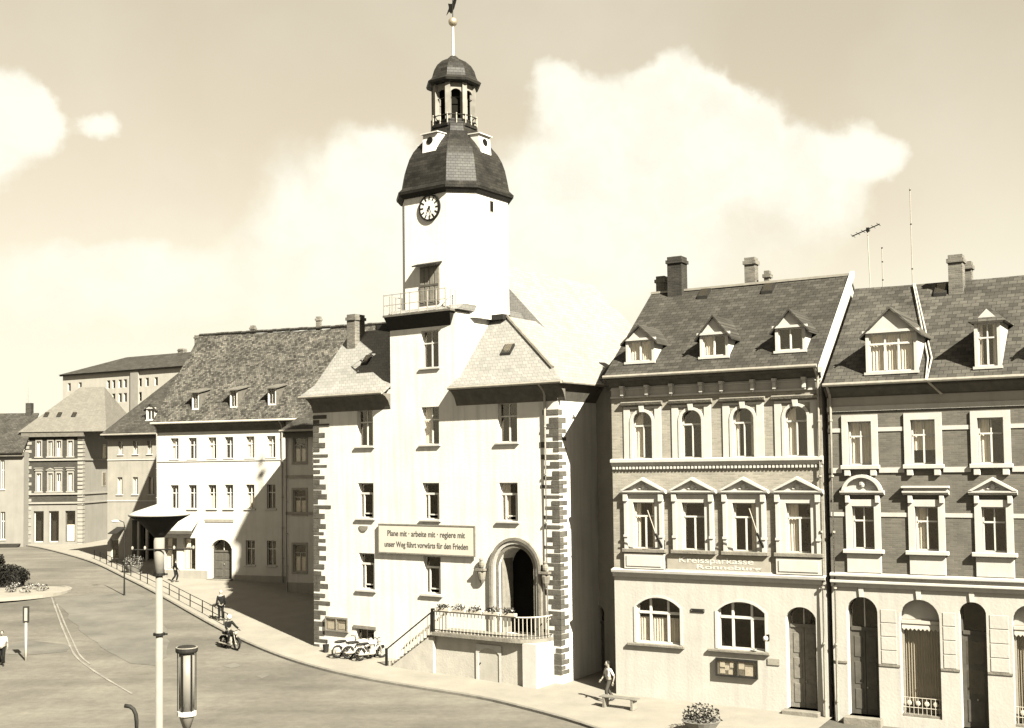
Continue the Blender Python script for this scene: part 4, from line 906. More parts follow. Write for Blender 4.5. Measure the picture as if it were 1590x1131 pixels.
g1 = (g1[0], g1[1], .2, tp, hw(g1)*.95, .5); g2 = (g2[0], g2[1], .35, tp, hw(g2)*.98, .42); g3 = (g3[0], g3[1], .1, tp, hw(g3)*.8, .5); g4 = (g4[0], g4[1], .35, tp, hw(g4)*.98, .42)
print('RH', rE, rR, rc, s2[0], s1[0], g1, g2, g3, g4)
mb = MB(); wall(mb, 0, RW, -.6, rc, [g1, g2, g3, g4]); mb.build('ground_floor_wall', M_house, rh)
mb = MB(); wall(mb, 0, RW, rc, rE-1.0, s1 + s2); mb.build('brick_wall', M_brickr, rh)
mb = MB(); wall(mb, 0, RW, rE-1.0, rE, []); shell(mb, RW, RD, -.6, rE)
for x in (0, RW): mb.poly([(x, 0, rE), (x, RD/2, rR-.2), (x, RD, rE)])
mb.build('frieze_wall', M_pale, rh)
zb = [RH.P(1440, 631)[1], RH.P(1440, 665)[1], RH.P(1440, 728)[1], RH.P(1440, 800)[1]]
def band(z, h, pr, ops, ext=.0):
    xs = [0.0]
    for o in ops: xs += [o[0]-ext, o[1]+ext]
    xs.append(RW)
    for i in range(0, len(xs), 2):
        if xs[i+1] - xs[i] > .05: MB().box(xs[i]+.003, xs[i+1]-.003, -pr, 0, z-h/2, z+h/2).build('string_course', M_trim, rh)
band(zb[0], .2, .06, []); band(zb[1], .16, .03, s2, .24); band(zb[2]-.04, .2, .05, s2, .26); band(zb[3], .16, .03, s1, .24)
MB().yz([(0, rc-.3), (-.08, rc-.27), (-.1, rc-.15), (-.2, rc-.1), (-.2, rc-.02), (-.12, rc), (-.1, rc+.1), (-.24, rc+.16), (-.24, rc+.24), (0, rc+.28)], 0, RW).build('ground_cornice', M_trim, rh)
for i, o in enumerate(s2):
    w_ = window(rh, o, 'cross', dep=.15, curtain=['full', 'top', 'left', None][i]); surround(w_, o, .24, .07, top=.26)
    a, b, c, d = o[:4]; MB().box(a-.3, b+.3, -.16, .05, c-.16, c).build('sill', M_trim, w_, bevel=.015)
    for x in (a-.05, b+.05): MB().box(x-.12, x+.12, -.13, 0, c-.42, c-.17).build('corbel', M_trim, w_, bevel=.02)
for i, o in enumerate(s1):
    w_ = window(rh, o, 'cross', dep=.15, curtain=[None, 'left', None, 'sides'][i]); surround(w_, o, .24, .07, top=.26)
    a, b, c, d = o[:4]; pediment(w_, a-.42, b+.42, d+.55, [RH.P(1340, 737)[1], RH.P(1440, 756)[1], RH.P(1541, 741)[1], d+1.2][i], ['seg', 'flat', 'tri', 'seg'][i], .22)
    for x in (a-.15, b+.15): MB().box(x-.09, x+.09, -.16, 0, d+.12, d+.42).build('corbel', M_trim, w_, bevel=.02)
    MB().box(a-.36, b+.36, -.2, .05, c-.16, c).build('sill', M_trim, w_, bevel=.02)
    MB().box(a-.24, b+.24, -.07, 0, rc+.29, c-.17).build('apron_panel', M_trim, w_, bevel=.02)
door(rh, g1, g1[3]-1.35, y=.4, m=M_door); door(rh, g3, g3[3]-1.25, y=.35, m=M_door, leaves=1, glassy=True, fan=1)
M_awn = mat('awning_cloth', 0.22, var=.1, scale=3, w=.8, streak=.1)
for g in (g2, g4):
    a, b, c, d = g[:4]; zt = d - .95
    sw2 = MB().box(a, a+.09, .3, .38, c, zt).box(b-.09, b, .3, .38, c, zt).box(a, b, .29, .38, zt, zt+.16).box(a+.09, b-.09, .3, .38, c, c+.08).build('shop_window', M_frameg, rh)
    MB().box(a+.09, b-.09, .33, .34, c+.08, zt).build('pane', M_glass, sw2)
    cb = MB()
    for i in range(26):
        x0 = a+.1+(b-a-.2)*i/26; x1 = a+.1+(b-a-.2)*(i+1)/26; ya = .5 + (.06 if i % 2 else 0); yb = .5 + (0 if i % 2 else .06)
        cb.poly([(x0, ya, c+.5), (x1, yb, c+.5), (x1, yb, zt-.25), (x0, ya, zt-.25)])
    cb.build('curtain', M_frameg, sw2)
    MB().box(a, b, .34, .36, zt+.16, d).build('fanlight_panel', M_house, sw2)
    MB().box(a+.02, b-.02, .18, .28, zt+.0, zt+.12).build('blind_box', M_awn, sw2)
    nv = 9
    vm = MB()
    for i in range(nv):
        x0 = a+.04+(b-a-.08)*i/nv; x1 = a+.04+(b-a-.08)*(i+1)/nv; vm.poly([(x0, .22, zt-.01), (x1, .22, zt-.01), (x1, .2, zt-.18), ((x0+x1)/2, .2, zt-.26), (x0, .2, zt-.18)])
    vm.build('valance', M_awn, sw2)
    MB().box(a-.1, b+.1, .8, .84, c-.2, d).build('back_wall', M_dark_in, sw2)
    MB().box(a+.01, b-.01, .05, .3, c-.02, c+.1).build('shop_sill', M_stone, sw2)
    rl = MB()
    for z in (c+.35, c+.72): rl.tube([(a+.02, .12, z), (b-.02, .12, z)], .015, 6)
    for i in range(9): rl.tube([(a+.1+(b-a-.2)*i/8, .12, c+.1), (a+.1+(b-a-.2)*i/8, .12, c+.72)], .01, 5)
    for i in range(4): rl.ball((a+.25+(b-a-.5)*i/3, .12, c+.52), .1, .015, .1, 8, 4)
    rl.build('window_guard', M_railw, sw2)
zs_ = RH.P(1440, 1038)[1]
xs_ = [0, g1[0], g1[1], g2[0], g2[1], g3[0], g3[1], g4[0], g4[1], RW]
for i in range(0, 10, 2): MB().box(xs_[i]+.01, xs_[i+1]-.01, -.035, 0, zs_-.04, zs_+.04).build('string_course', M_stone, rh)
for g in (g1, g2, g3, g4):
    xc = (g[0]+g[1])/2; MB().ext([(xc-.07, -.06, tp), (xc+.07, -.06, tp), (xc+.11, -.06, tp+.5), (xc-.11, -.06, tp+.5)], [(xc-.07, 0, tp), (xc+.07, 0, tp), (xc+.11, 0, tp+.5), (xc-.11, 0, tp+.5)]).build('keystone', M_trim, rh)
# rusticated blocks of the ground floor piers
for i in range(2, 9, 2):
    x0, x1 = xs_[i]+.12, xs_[i+1]-.12; z = zs_ + .06
    while z < tp - .5:
        if x1 - x0 > .15: MB().box(x0, x1, -.02, 0, z, z+.5).build('rusticated_block', M_house, rh, bevel=.012)
        z += .525
gable_roof(rh, 0.0, RW+.2, -.5, rE-.02, RD/2, rR, RD+.5, M_slate2)
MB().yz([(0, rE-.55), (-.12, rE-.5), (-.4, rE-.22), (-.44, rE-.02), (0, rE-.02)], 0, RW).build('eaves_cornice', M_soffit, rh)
MB().tube([(0, -.56, rE-.06), (RW, -.56, rE-.06)], .075, 8).build('gutter', M_zinc, rh)
dormer(RH, rh, 1345, 1425, 514, 581, 477, -.5, rE-.02, RD/2, rR, 'wide', M_slate2, curtain='full')
dormer(RH, rh, 1514, 1555, 499, 573, 476, -.5, rE-.02, RD/2, rR, 'cross', M_slate2, hip=True, curtain='sides')
dormer(RH, rh, 1634, 1700, 495, 572, 462, -.5, rE-.02, RD/2, rR, 'cross', M_slate2)
chim_px(RH, rh, 1475, 1497, 397, 445, RD/2-.5, M_chim, .6); chim_px(RH, rh, 1500, 1510, 407, 437, RD/2+.3, M_chim, .4)
roof_hatch(RH, rh, 1461, 453, -.5, rE-.02, RD/2, rR, .5)
downpipe(rh, .16, -.12, -.1, rE-.1, .06, M_zinc, .42)
# aerials
def aerial(px, pyb, pyt, fr, y, label, yagi):
    x, z0 = fr.P(px, pyb, y); x2, z1 = fr.P(px, pyt, y); t = fr.thing('roof_aerial', x, y, z0, label, 'aerial'); h = z1 - z0
    MB().tube([(0, 0, -.4), (-.08 if yagi else 0, 0, h)], .022, 6).build('mast', M_zinc, t)
    if yagi:
        MB().tube([(-.75, 0, h-.28), (.45, 0, h+.12)], .025, 6).build('boom', M_iron, t)
        for k in range(6): MB().tube([(-.7+k*.22, -.35, h-.27+k*.075), (-.7+k*.22, .35, h-.27+k*.075)], .012, 5).build('element', M_iron, t)
        MB().box(-.12, .0, -.06, .06, h-.16, h+.02).build('dipole_box', M_iron, t)
    else:
        for zz in (h*.15, h*.62, h*.98): MB().ball((0, 0, zz), .04, n=6, m=4).build('insulator', M_iron, t)
    return t
aerial(1352, 446, 354, RH, RD/2, 'thin rooftop aerial with slanted cross boom', True); aerial(1417, 440, 292, RH, RD/2, 'very tall thin aerial rod above the brick house ridge', False); aerial(1371, 444, 384, RH, RD/2+1, 'short thin rod with a dark knob beside the slanted aerial', False)
p0 = RH.S(1418, 445, -.5, rE-.02, RD/2, rR); p1 = RH.S(1441, 560, -.5, rE-.02, RD/2, rR); p2 = RH.P(1461, 612, -.05)
cbt = RH.thing('roof_conduit', p1[0], p1[1], p1[2], 'pale conduit running down the brick house roof from the tall aerial', 'conduit')
for dx in (0, .14): MB().tube([(p0[0]-p1[0]+dx*.5, p0[1]-p1[1], p0[2]-p1[2]+.1), (dx, 0, .1), (.1+dx*.3, -.62-p1[1], rE-p1[2]-.05), (p2[0]-p1[0]+dx*.3, -.05-p1[1], p2[1]-p1[2])], .03, 6).build('pipe', M_railw, cbt)

# ================================================================== house closing the alley between town hall and stucco house
AL = Frame(tuple(TH.w(TW+.02, 3.3)[:2]), R(-35.38), 'alley_house', 'narrow shaded house at the back of the alley beside the town hall', 'house'); al = AL.root
zA = AL.P(938, 600)[1]; ao = AL.row([(917, 929, 742, 800)])[0]; ad = AL.row([(915, 938, 868, 1040)])[0]; ad = (ad[0], ad[1], .1, 3.4, .3)
aw = 4.4
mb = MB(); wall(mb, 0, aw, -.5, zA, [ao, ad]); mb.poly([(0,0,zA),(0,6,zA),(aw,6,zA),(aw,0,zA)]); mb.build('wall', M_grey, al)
window(al, ao, 'cross', fm=M_frameg); door(al, ad, 2.5, y=.18, step=False)
MB().slab([(0.05, -.4, zA), (aw, -.4, zA), (aw, 3, zA+2.4), (.05, 3, zA+2.4)], .15).build('roof', M_tile, al)
# ================================================================== long white house left of the town hall
o_ = at_depth(244, 722, 88.0)
WH = Frame((o_.x, o_.y), R(-20.6), 'long_white_house', 'long white three storey house with mottled tile roof and three tiny dormers', 'house'); wh = WH.root
WW = WH.P(444, 722)[0]; WD = 11.0
wE = (WH.P(260, 657)[1] + WH.P(430, 651)[1])/2; wR = WH.P(420, 514, WD/2)[1]
xr = [(265, 277), (293, 305), (323, 336), (349, 362), (382, 395), (414, 428)]
w2 = WH.row([(a, b, 679, 712) for a, b in xr]); w1 = WH.row([(a, b, 753, 790) for a, b in xr])
w0 = WH.row([(382, 395, 839, 877), (414, 429, 840, 879)]); wd = WH.row([(327, 360, 838, 897)])[0]; wd = (wd[0], wd[1], WH.P(343, 899)[1], wd[3], .7, .5)
ws = WH.row([(256, 274, 836, 884), (284, 304, 835, 885)])
print('WH', WW, wE, wR, w2[0], wd, ws, 'ground', gz(*WH.w(3, 0)[:2]))
WX = WW + 6.5
mb = MB(); wall(mb, 0, WX, .5, wE, w2 + w1 + w0 + [wd] + ws); shell(mb, WX, WD, .5, wE)
for x in (0, WX): mb.poly([(x, 0, wE), (x, WD/2, wR-.2), (x, WD, wE)])
mb.build('wall', M_wh, wh)
for i, o in enumerate(w2): window(wh, o, 'cross', dep=.2, fw=.04, sill=(.1, .1, .08), curtain=['left', None, 'left', None, 'full', 'left'][i])
for i, o in enumerate(w1): window(wh, o, 'cross', dep=.2, fw=.04, sill=(.12, .1, .1), curtain=[None, 'right', 'half', 'half', 'half', None][i])
for o in w0: window(wh, o, 'cross', dep=.2, fw=.04, sill=(.1, .1, .1))
for o in ws: window(wh, o, 'tee', dep=.2, fw=.06, fm=M_frameg, curtain='left')
door(wh, wd, wd[3]-.95, y=.35, m=M_door); MB().box(0, wd[0]-.25, -.05, 0, .5, WH.P(300, 886)[1]).build('plinth', M_grey, wh); MB().box(wd[1]+.25, WW, -.05, 0, .5, WH.P(400, 894)[1]).build('plinth', M_grey, wh)
MB().box(-.02, WW, -.06, 0, w2[0][2]-.2, w2[0][2]-.1).build('string_course', M_trim, wh)
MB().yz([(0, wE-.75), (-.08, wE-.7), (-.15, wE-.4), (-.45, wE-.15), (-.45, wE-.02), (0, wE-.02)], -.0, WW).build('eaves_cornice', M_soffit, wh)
gable_roof(wh, -.1, WX+.2, -.55, wE, WD/2, wR, WD+.5, M_tile, th=.2, sag=.09)
MB().tube([(-.15, -.6, wE-.06), (WX, -.6, wE-.06)], .08, 8).build('gutter', M_railw, wh)
downpipe(wh, WW-.25, -.12, .6, wE-.1, .06, M_zinc, .45); downpipe(wh, .05, -.12, .6, wE-.1, .05, M_zinc, .45)
# ridge tiles and bumpy ridge
mb = MB()
for i in range(int(WW/.4)): mb.lathe([(.12, 0), (.12, .38)], 0, 0, 6)
rt = MB().tube([(0, 0, 0), (.38, 0, .0)], .13, 6).mesh('ridge_tile', M_tile)
for i in range(int((WX+.2)/.4)): obj('ridge_tile', rt, wh, (-.1+i*.4, WD/2, wR+random.uniform(-.02, .03)))
def shed_dormer(fr, par, px0, px1, py0, py1, ye, ze, yr, zr):
    sl = (zr-ze)/(yr-ye); a = fr.S((px0+px1)/2, py1, ye, ze, yr, zr); yf = a[1]; z0 = a[2]-.05
    x0 = fr.P(px0, py1, yf)[0]; x1 = fr.P(px1, py1, yf)[0]; z1 = fr.P((px0+px1)/2, py0, yf)[1]; k = .22
    yb = yf + (z1-z0)/(sl-k) + .3
    mb = MB(); op = (x0+.1, x1-.1, z0+.12, z1-.08, 0, .08); wall(mb, x0, x1, z0, z1, [op], y=yf)
    dm = mb.build('dormer', M_frame, par)
    for x in (x0, x1): MB().yz([(yf, z0), (yf, z1), (yb, z1+k*(yb-yf))], x-.02, x+.02).build('cheek', M_soffit, dm); window(dm, op, 'two', y=yf, dep=.05, fw=.04, mw=.03)
    MB().slab([(x0-.15, yf-.25, z1-k*.25+.05), (x1+.15, yf-.25, z1-k*.25+.05), (x1+.15, yb+.2, z1+k*(yb+.2-yf)+.05), (x0-.15, yb+.2, z1+k*(yb+.2-yf)+.05)], .08).build('dormer_roof', M_tilel, dm)
for q in ((298, 309, 609, 636), (357, 369, 605, 633), (416, 429, 602, 629)): shed_dormer(WH, wh, *q, -.55, wE, WD/2, wR)
for px in (393, 495): chim_px(WH, wh, px-3, px+3, 506 if px < 450 else 492, 518, WD/2+.3, M_chim, .3)
# shop awning strip and name board
a, z = WH.P(254, 819); b, _ = WH.P(310, 819)
MB().slab([(a, -1.0, z-.1), (b, -1.0, z-.1), (b, 0, z+.75), (a, 0, z+.75)], .12).build('shop_canopy', M_trim, wh); MB().box(a+.02, b-.02, -1.02, -.94, z-.42, z-.2).build('canopy_fascia', M_door, wh)
a, z = WH.P(319, 809); b, _ = WH.P(363, 809); t = WH.thing('name_board', (a+b)/2, -.01, z, 'narrow grey board above the arched door of the long white house', 'sign'); MB().box(-(b-a)/2, (b-a)/2, -.04, .0, -.08, .1).build('board', M_zinc, t); MB().box(-(b-a)/2-.02, (b-a)/2+.02, -.06, .0, .1, .13).build('cap', M_trim, t)

# ================================================================== narrow house between the white house and the town hall
o_ = at_depth(443.5, 722, 80.0)
NH = Frame((o_.x, o_.y), R(-20.6), 'narrow_grey_house', 'narrow grey plastered house wedged in the shade beside the town hall', 'house'); nh = NH.root
nW = 5.6; nE = NH.P(465, 668)[1]
n2 = NH.row([(456, 475, 680, 718)])[0]; n1 = NH.row([(456, 475, 761, 798)])[0]; n0 = NH.row([(456, 475, 846, 888)])[0]
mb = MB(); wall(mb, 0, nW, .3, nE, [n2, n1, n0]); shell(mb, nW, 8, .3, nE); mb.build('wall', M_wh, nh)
for o in (n2, n1, n0):
    w_ = window(nh, o, 'tee', dep=.12, fm=M_pale, curtain='half'); surround(w_, o, .14, .05, m=M_grey, bottom=True)
for py in (740, 797): z = NH.P(465, py)[1]; MB().box(0, nW, -.06, 0, z-.12, z+.08).build('string_course', M_grey, nh)
MB().box(0, nW, -.06, 0, .3, NH.P(465, 905)[1]).build('plinth', M_grey, nh)
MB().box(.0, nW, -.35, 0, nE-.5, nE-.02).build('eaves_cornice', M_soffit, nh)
MB().slab([(-.1, -.6, nE), (nW, -.6, nE), (nW, 4, nE+3.4), (2.6, 4, nE+3.4)], .15).build('roof', M_slate, nh)
MB().tube([(-.12, -.62, nE-.05), (nW, -.62, nE-.05)], .07, 8).build('gutter', M_zinc, nh); downpipe(nh, .12, -.12, .4, nE-.1, .06, M_zinc, .45)

# ================================================================== grey house with the dark steep roof
o_ = at_depth(167, 722, 102.0)
H3 = Frame((o_.x, o_.y), R(-20.6), 'dark_roofed_house', 'grey plastered house with steep dark roof set back left of the white house', 'house'); h3 = H3.root
W3 = H3.P(262, 722)[0]; D3 = 12.0; e3 = H3.P(200, 674)[1]; R3 = H3.P(285, 552, D3/2)[1]
f2 = H3.row([(184, 191, 686, 706), (207, 214, 685, 706), (229, 236, 684, 705)]); f1 = H3.row([(182, 190, 742, 768), (206, 214, 741, 768), (231, 239, 740, 768)])
sh = H3.row([(205, 240, 808, 872)])[0]; sh = (sh[0], sh[1], sh[2], sh[3], 0, 1.6); s3 = H3.row([(172, 184, 838, 868)])[0]
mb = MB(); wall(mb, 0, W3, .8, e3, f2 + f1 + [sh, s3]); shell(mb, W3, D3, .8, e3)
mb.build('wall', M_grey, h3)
for o in f2 + f1: window(h3, o, 'two', dep=.15, fw=.04, sill=(.1, .08, .08), curtain='left')
window(h3, s3, 'one', dep=.12, fm=M_frame); MB().box(sh[0]-.1, sh[1]+.1, 1.6, 1.65, .8, sh[3]+.2).build('passage_wall', M_dark_in, h3)
for k in (.12, .5): MB().box(sh[0]+(sh[1]-sh[0])*k, sh[0]+(sh[1]-sh[0])*k+.22, .3, .5, .8, sh[3]).build('shop_pillar', M_pale, h3)
MB().box(0, W3, -.05, 0, f1[0][2]-.6, f1[0][2]-.5).build('string_course', M_trim, h3)
MB().box(0, W3, -.06, 0, f2[0][2]-.5, f2[0][2]-.42).build('string_course', M_trim, h3)
MB().slab([(-.3, -.6, e3), (W3+2, -.6, e3), (W3+2, D3/2, R3), (5.6, D3/2, R3)], .2).slab([(-.3, -.6, e3-.003), (5.6, D3/2, R3), (-.3, D3+.6, e3-.003)], .2).slab([(-.3, D3+.6, e3), (5.6, D3/2, R3), (W3+2, D3/2, R3), (W3+2, D3+.6, e3)], .2).build('roof', M_slate, h3)
chim_px(H3, h3, 306, 322, 521, 560, D3/2, M_chim, .8)
MB().box(0, W3, -.4, 0, e3-.4, e3-.03).build('eaves_cornice', M_soffit, h3)
MB().tube([(-.2, -.66, e3-.06), (W3, -.66, e3-.06)], .08, 8).build('gutter', M_zinc, h3)
dormer(H3, h3, 227, 241, 634, 654, 627, -.6, e3, D3/2, R3, 'two', M_slate)
dormer(H3, h3, 283, 299, 580, 600, 572, -.6, e3, D3/2, R3, 'two', M_slate)
a, z = H3.P(172, 828, -.8); MB().slab([(a, -1.2, z), (a+.9, -1.2, z), (a+.9, 0, z+.5), (a, 0, z+.5)], .06).build('awning', M_dark, h3)

# ================================================================== brick corner house with pale hipped roof
o_ = at_depth(38, 722, 120.0)
CN = Frame((o_.x, o_.y), R(-2), 'corner_house', 'dark brick corner house with pale quoins and light hipped roof', 'house'); cn = CN.root
CW = CN.P(128, 722)[0]; CD = 10.0; eC = CN.P(85, 671)[1]; RC = CN.P(140, 601, CD/2)[1]
cx2 = [(57, 64), (75, 82), (88, 95), (106, 113)]
c2 = CN.row([(a, b, 685, 709) for a, b in cx2]); c1 = CN.row([(a, b, 735, 763) for a, b in cx2])
c0 = CN.row([(51, 69, 793, 838), (79, 88, 793, 845), (99, 119, 795, 843)]); zg = CN.P(85, 781)[1]
mb = MB(); wall(mb, 0, CW, zg, eC, c2 + c1); mb.build('brick_wall', M_brickc, cn)
mb = MB(); wall(mb, 0, CW, 1, zg, c0); mb.build('ground_floor_wall', M_far, cn)
mb = MB(); shell(mb, CW, CD, 1, eC); mb.build('side_wall', M_far, cn)
for i, o in enumerate(c2 + c1):
    w_ = window(cn, o, 'two', dep=.12, fw=.04, curtain=['left', None, 'half', 'left'][i % 4]); surround(w_, o, .12, .05, top=.2, m=M_fartrim); MB().box(o[0]-.2, o[1]+.2, -.12, 0, o[2]-.14, o[2]).build('sill', M_fartrim, w_)
    if i > 3: pediment(w_, o[0]-.2, o[1]+.2, o[3]+.3, o[3]+.55, 'tri' if i == 5 else 'flat', .15, M_fartrim)
for i, o in enumerate(c0):
    window(cn, o, 'one', dep=.25, fw=.08, fm=M_door if i == 2 else M_frame, curtain=[None, None, 'half'][i])
for z in (zg, CN.P(85, 709+5)[1], CN.P(85, 767)[1]): MB().box(-.05, CW+.05, -.16, 0, z-.1, z+.08).box(CW, CW+.12, 0, CD, z-.1, z+.08).build('string_course', M_fartrim, cn)
MB().box(-.2, CW+.25, -.4, 0, eC-.5, eC-.03).build('eaves_cornice', M_soffit, cn)
q = 1
z = 2.4
while z < eC - .6:
    MB().box(-.03, .5 if q % 2 else .75, -.06, .1, z, z+.3).build('quoin_stone', M_fartrim, cn, bevel=.01); MB().box(CW-.5, CW+.04, -.05, .6, z, z+.3).build('quoin_stone', M_fartrim, cn, bevel=.01); z += .42; q += 1
for py in (745, 700):
    zz = CN.P(140, py)[1]; sw3 = MB().box(CW, CW+.04, 5.2, 6.2, zz-.8, zz+.8).build('window', M_frameg, cn); MB().box(CW+.04, CW+.05, 5.3, 6.1, zz-.7, zz+.7).build('pane', M_glassd, sw3)
ov = .5; hx0, hx1 = CW*.62, CW*.62 + 2.6
roof = MB(); A = [(-ov, -ov, eC), (CW+ov+2.2, -ov, eC), (CW+ov+2.2, CD+ov, eC), (-ov, CD+ov, eC)]; Rr = [(hx0, CD/2, RC), (hx1, CD/2, RC)]
roof.add(A + Rr, [(0, 1, 5, 4), (1, 2, 5), (2, 3, 4, 5), (3, 0, 4), (0, 3, 2, 1)]); roof.build('roof', M_tilel, cn)
for px in (72, 92, 115): roof_hatch(CN, cn, px, 645, -ov, eC, CD/2, RC, .45)

# pale house at the left edge
o_ = at_depth(-240, 722, 118.6)
FL = Frame((o_.x, o_.y), R(0), 'pale_house', 'pale plastered house with dark roof cut off by the left edge', 'house'); fl = FL.root
FW = FL.P(37, 722)[0]; eF = FL.P(20, 702)[1]
fo = FL.row([(1, 7, 715, 760)])[0]; fo2 = FL.row([(-60, -50, 715, 760)])[0]; fo0 = FL.row([(1, 8, 795, 838)])[0]
mb = MB(); wall(mb, 0, FW, 1, eF, [fo, fo2, fo0]); shell(mb, FW, 1.2, 1, eF); mb.build('wall', M_far, fl)
for o in (fo, fo2, fo0): window(fl, o, 'cross', dep=.15, sill=(.1, .1, .1))
MB().slab([(-.2, -.6, eF), (FW+.1, -.6, eF), (FW+.1, 3.5, FL.P(20, 642, 3.5)[1]), (-.2, 3.5, FL.P(20, 642, 3.5)[1])], .15).build('roof', M_slate, fl); MB().box(0, FW+.05, -.4, 0, eF-.45, eF-.03).build('eaves_cornice', M_soffit, fl)
a, z = FL.P(0, 849, -.6); b, _ = FL.P(28, 849, -.6); MB().slab([(a-2, -.9, z), (b, -.9, z), (b, 0, z+.25), (a-2, 0, z+.25)], .14).build('shop_canopy', M_dark, fl)
MB().box(FW-1.2, FW-.6, 3.2, 3.8, eF+2, FL.P(63, 626, 3.5)[1]).build('chimney', M_chimd, fl)

# big building on the rise behind
o_ = at_depth(97, 722, 176.0)
BG = Frame((o_.x, o_.y), R(-30), 'hillside_school', 'large pale building with low dark hipped roof on the rise behind the houses', 'building'); bgr = BG.root
GW = BG.P(330, 722)[0]; eG = (BG.P(110, 585)[1] + BG.P(250, 568)[1])/2; GD = 14
gw = BG.row([(a, a+5, 590, 603) for a in (105, 122, 166, 174, 184, 192, 215, 226, 240)]) + BG.row([(a, a+5, 612, 626) for a in (105, 122, 166, 174, 184, 192, 215)])
mb = MB(); wall(mb, 0, GW, 2, eG, gw); shell(mb, GW, GD, 2, eG); mb.build('wall', M_pale, bgr)
for o in gw: window(bgr, o, 'one', dep=.15, fw=.06, gm=M_glassd)
ov = .5; gR = BG.P(220, 553, GD/2)[1]; A = [(-ov, -ov, eG), (GW+ov, -ov, eG), (GW+ov, GD+ov, eG), (-ov, GD+ov, eG)]; Rr = [(6, GD/2, gR), (GW-6, GD/2, gR)]
MB().add(A + Rr, [(0, 1, 5, 4), (1, 2, 5), (2, 3, 4, 5), (3, 0, 4), (0, 3, 2, 1)]).build('roof', M_slate, bgr)
pxx = BG.P(208, 610)[0]; MB().box(pxx-.5, pxx+1.1, -.25, 0, 2, eG-.05).build('corner_pier', M_fartrim, bgr)
chim_px(BG, bgr, 279, 287, 542, 556, GD/2, M_chim, .8)
MB().box(-.4, GW+.4, -.3, -.02, eG-.2, eG-.02).build('eaves_cornice', M_soffit, bgr)
# slim mast on the hill
m_ = at_depth(44, 640, 600.0); t = tag(empty('hill_mast', (m_.x, m_.y, m_.z)), 'thin mast standing on the far hill at the left', 'mast')
h_ = at_depth(44, 573, 600.0).z - m_.z
for s in ((-.9, -.9), (.9, -.9), (0, .9)): MB().tube([(s[0], s[1], -10), (s[0]*.1, s[1]*.1, h_)], .13, 5).build('leg', M_zinc, t)
br = MB()
for k in range(10):
    f = 1-k/11; g = 1-(k+1)/11; br.tube([(-.9*f, -.9*f, h_*k/11), (.9*g, -.9*g, h_*(k+1)/11)], .07, 4)
br.build('bracing', M_zinc, t)
# ================================================================== street furniture
def gpt(px, py, lift=0.0): p = on_ground(px, py, lift); return p
# tall mast with wide mushroom lamp head
DM = 28.0; p = at_depth(247, 1125, DM); zg_ = gz(p.x, p.y); zh = lambda py: at_depth(246, py, DM).z - zg_
ms = tag(empty('street_lamp_mast', (p.x, p.y, zg_)), 'tall pale lamp mast with wide flat mushroom head at the near left', 'street lamp')
M_mast = mat('pale_concrete', 0.09, var=.1, scale=3, w=.8, bump=.15, streak=.1); M_cap = mat('white_enamel', .2, rough=.5, var=.06, scale=3, w=.5)
za = zh(892); zb_ = zh(853)
MB().lathe([(.14, -.3), (.13, .5), (.1, .55), (.083, za)], 0, 0, 16).build('pole', M_mast, ms, smooth=True)
MB().lathe([(.125, za-.02), (.125, zh(835))], 0, 0, 16).build('upper_sleeve', M_mast, ms, smooth=True)
for py in (892, 985): z = zh(py); MB().lathe([(.14, z-.03), (.14, z+.03)], 0, 0, 14).build('clamp', M_iron, ms); MB().box(.12, .2, -.02, .02, z-.02, z+.02).build('clamp_bolt', M_iron, ms)
RH_ = 46*DM/F
MB().lathe([(.1, zh(836)), (.2, zh(828)), (RH_*.62, zh(811)), (RH_*.97, zh(801.5))], 0, 0, 28).build('reflector', M_dark, ms, smooth=True)
MB().lathe([(RH_, zh(801)), (RH_+.01, zh(798)), (RH_*.8, zh(794)), (RH_*.4, zh(788)), (.05, zh(783)), (.01, zh(782))], 0, 0, 28).build('lamp_head', M_cap, ms, smooth=True)
MB().tube([(-.62, -.14, zb_), (.9, -.14, zb_)], .018, 6).build('cross_bar', M_iron, ms)
for x in (-.6, -.3, .4, .86): MB().ball((x, -.14, zb_+.04), .03, .03, .05, 6, 4).build('insulator', M_zinc, ms)
# tube lamp lantern on a post
D_ = 31.0; p = at_depth(290, 1131, D_); zg_ = gz(p.x, p.y)
lt = tag(empty('tube_street_lamp', (p.x, p.y, zg_)), 'glazed cylindrical street lamp with dark cap in the near foreground', 'street lamp')
z0 = at_depth(290, 1105, D_).z - zg_; z1 = at_depth(290, 1005, D_).z - zg_; rl_ = .235
M_lampg = mat('milky_lamp_glass', 0.09, rough=.25, var=.12, scale=2, w=.8, spec=.5)
MB().lathe([(.09, -.2), (.08, z0-.45)], 0, 0, 12).build('post', M_dark, lt, smooth=True)
MB().lathe([(.08, z0-.5), (.2, z0-.12), (.22, z0-.1)], 0, 0, 16).build('cone', M_zinc, lt, smooth=True)
MB().lathe([(.25, z0-.1), (.25, z0+.02)], 0, 0, 16).build('base_ring', M_frame, lt)
MB().lathe([(rl_-.03, z0+.02), (rl_-.03, z1-.12)], 0, 0, 16).build('glass_cylinder', M_lampg, lt, smooth=True)
for i in range(6):
    a = 2*math.pi*i/6 + .3; b_ = MB().box(-.02, .02, -.012, .012, z0+.02, z1-.1).build('glazing_bar', M_iron, lt); b_.location = (rl_*math.cos(a), rl_*math.sin(a), 0); b_.rotation_euler = (0, 0, a + math.pi/2)
MB().lathe([(.27, z1-.14), (.29, z1-.1), (.29, z1-.02), (.2, z1+.03), (.02, z1+.05)], 0, 0, 18).build('cap', M_dark, lt)
MB().lathe([(.285, z1-.019), (.285, z1+.0)], 0, 0, 18).build('cap_rim', M_zinc, lt)
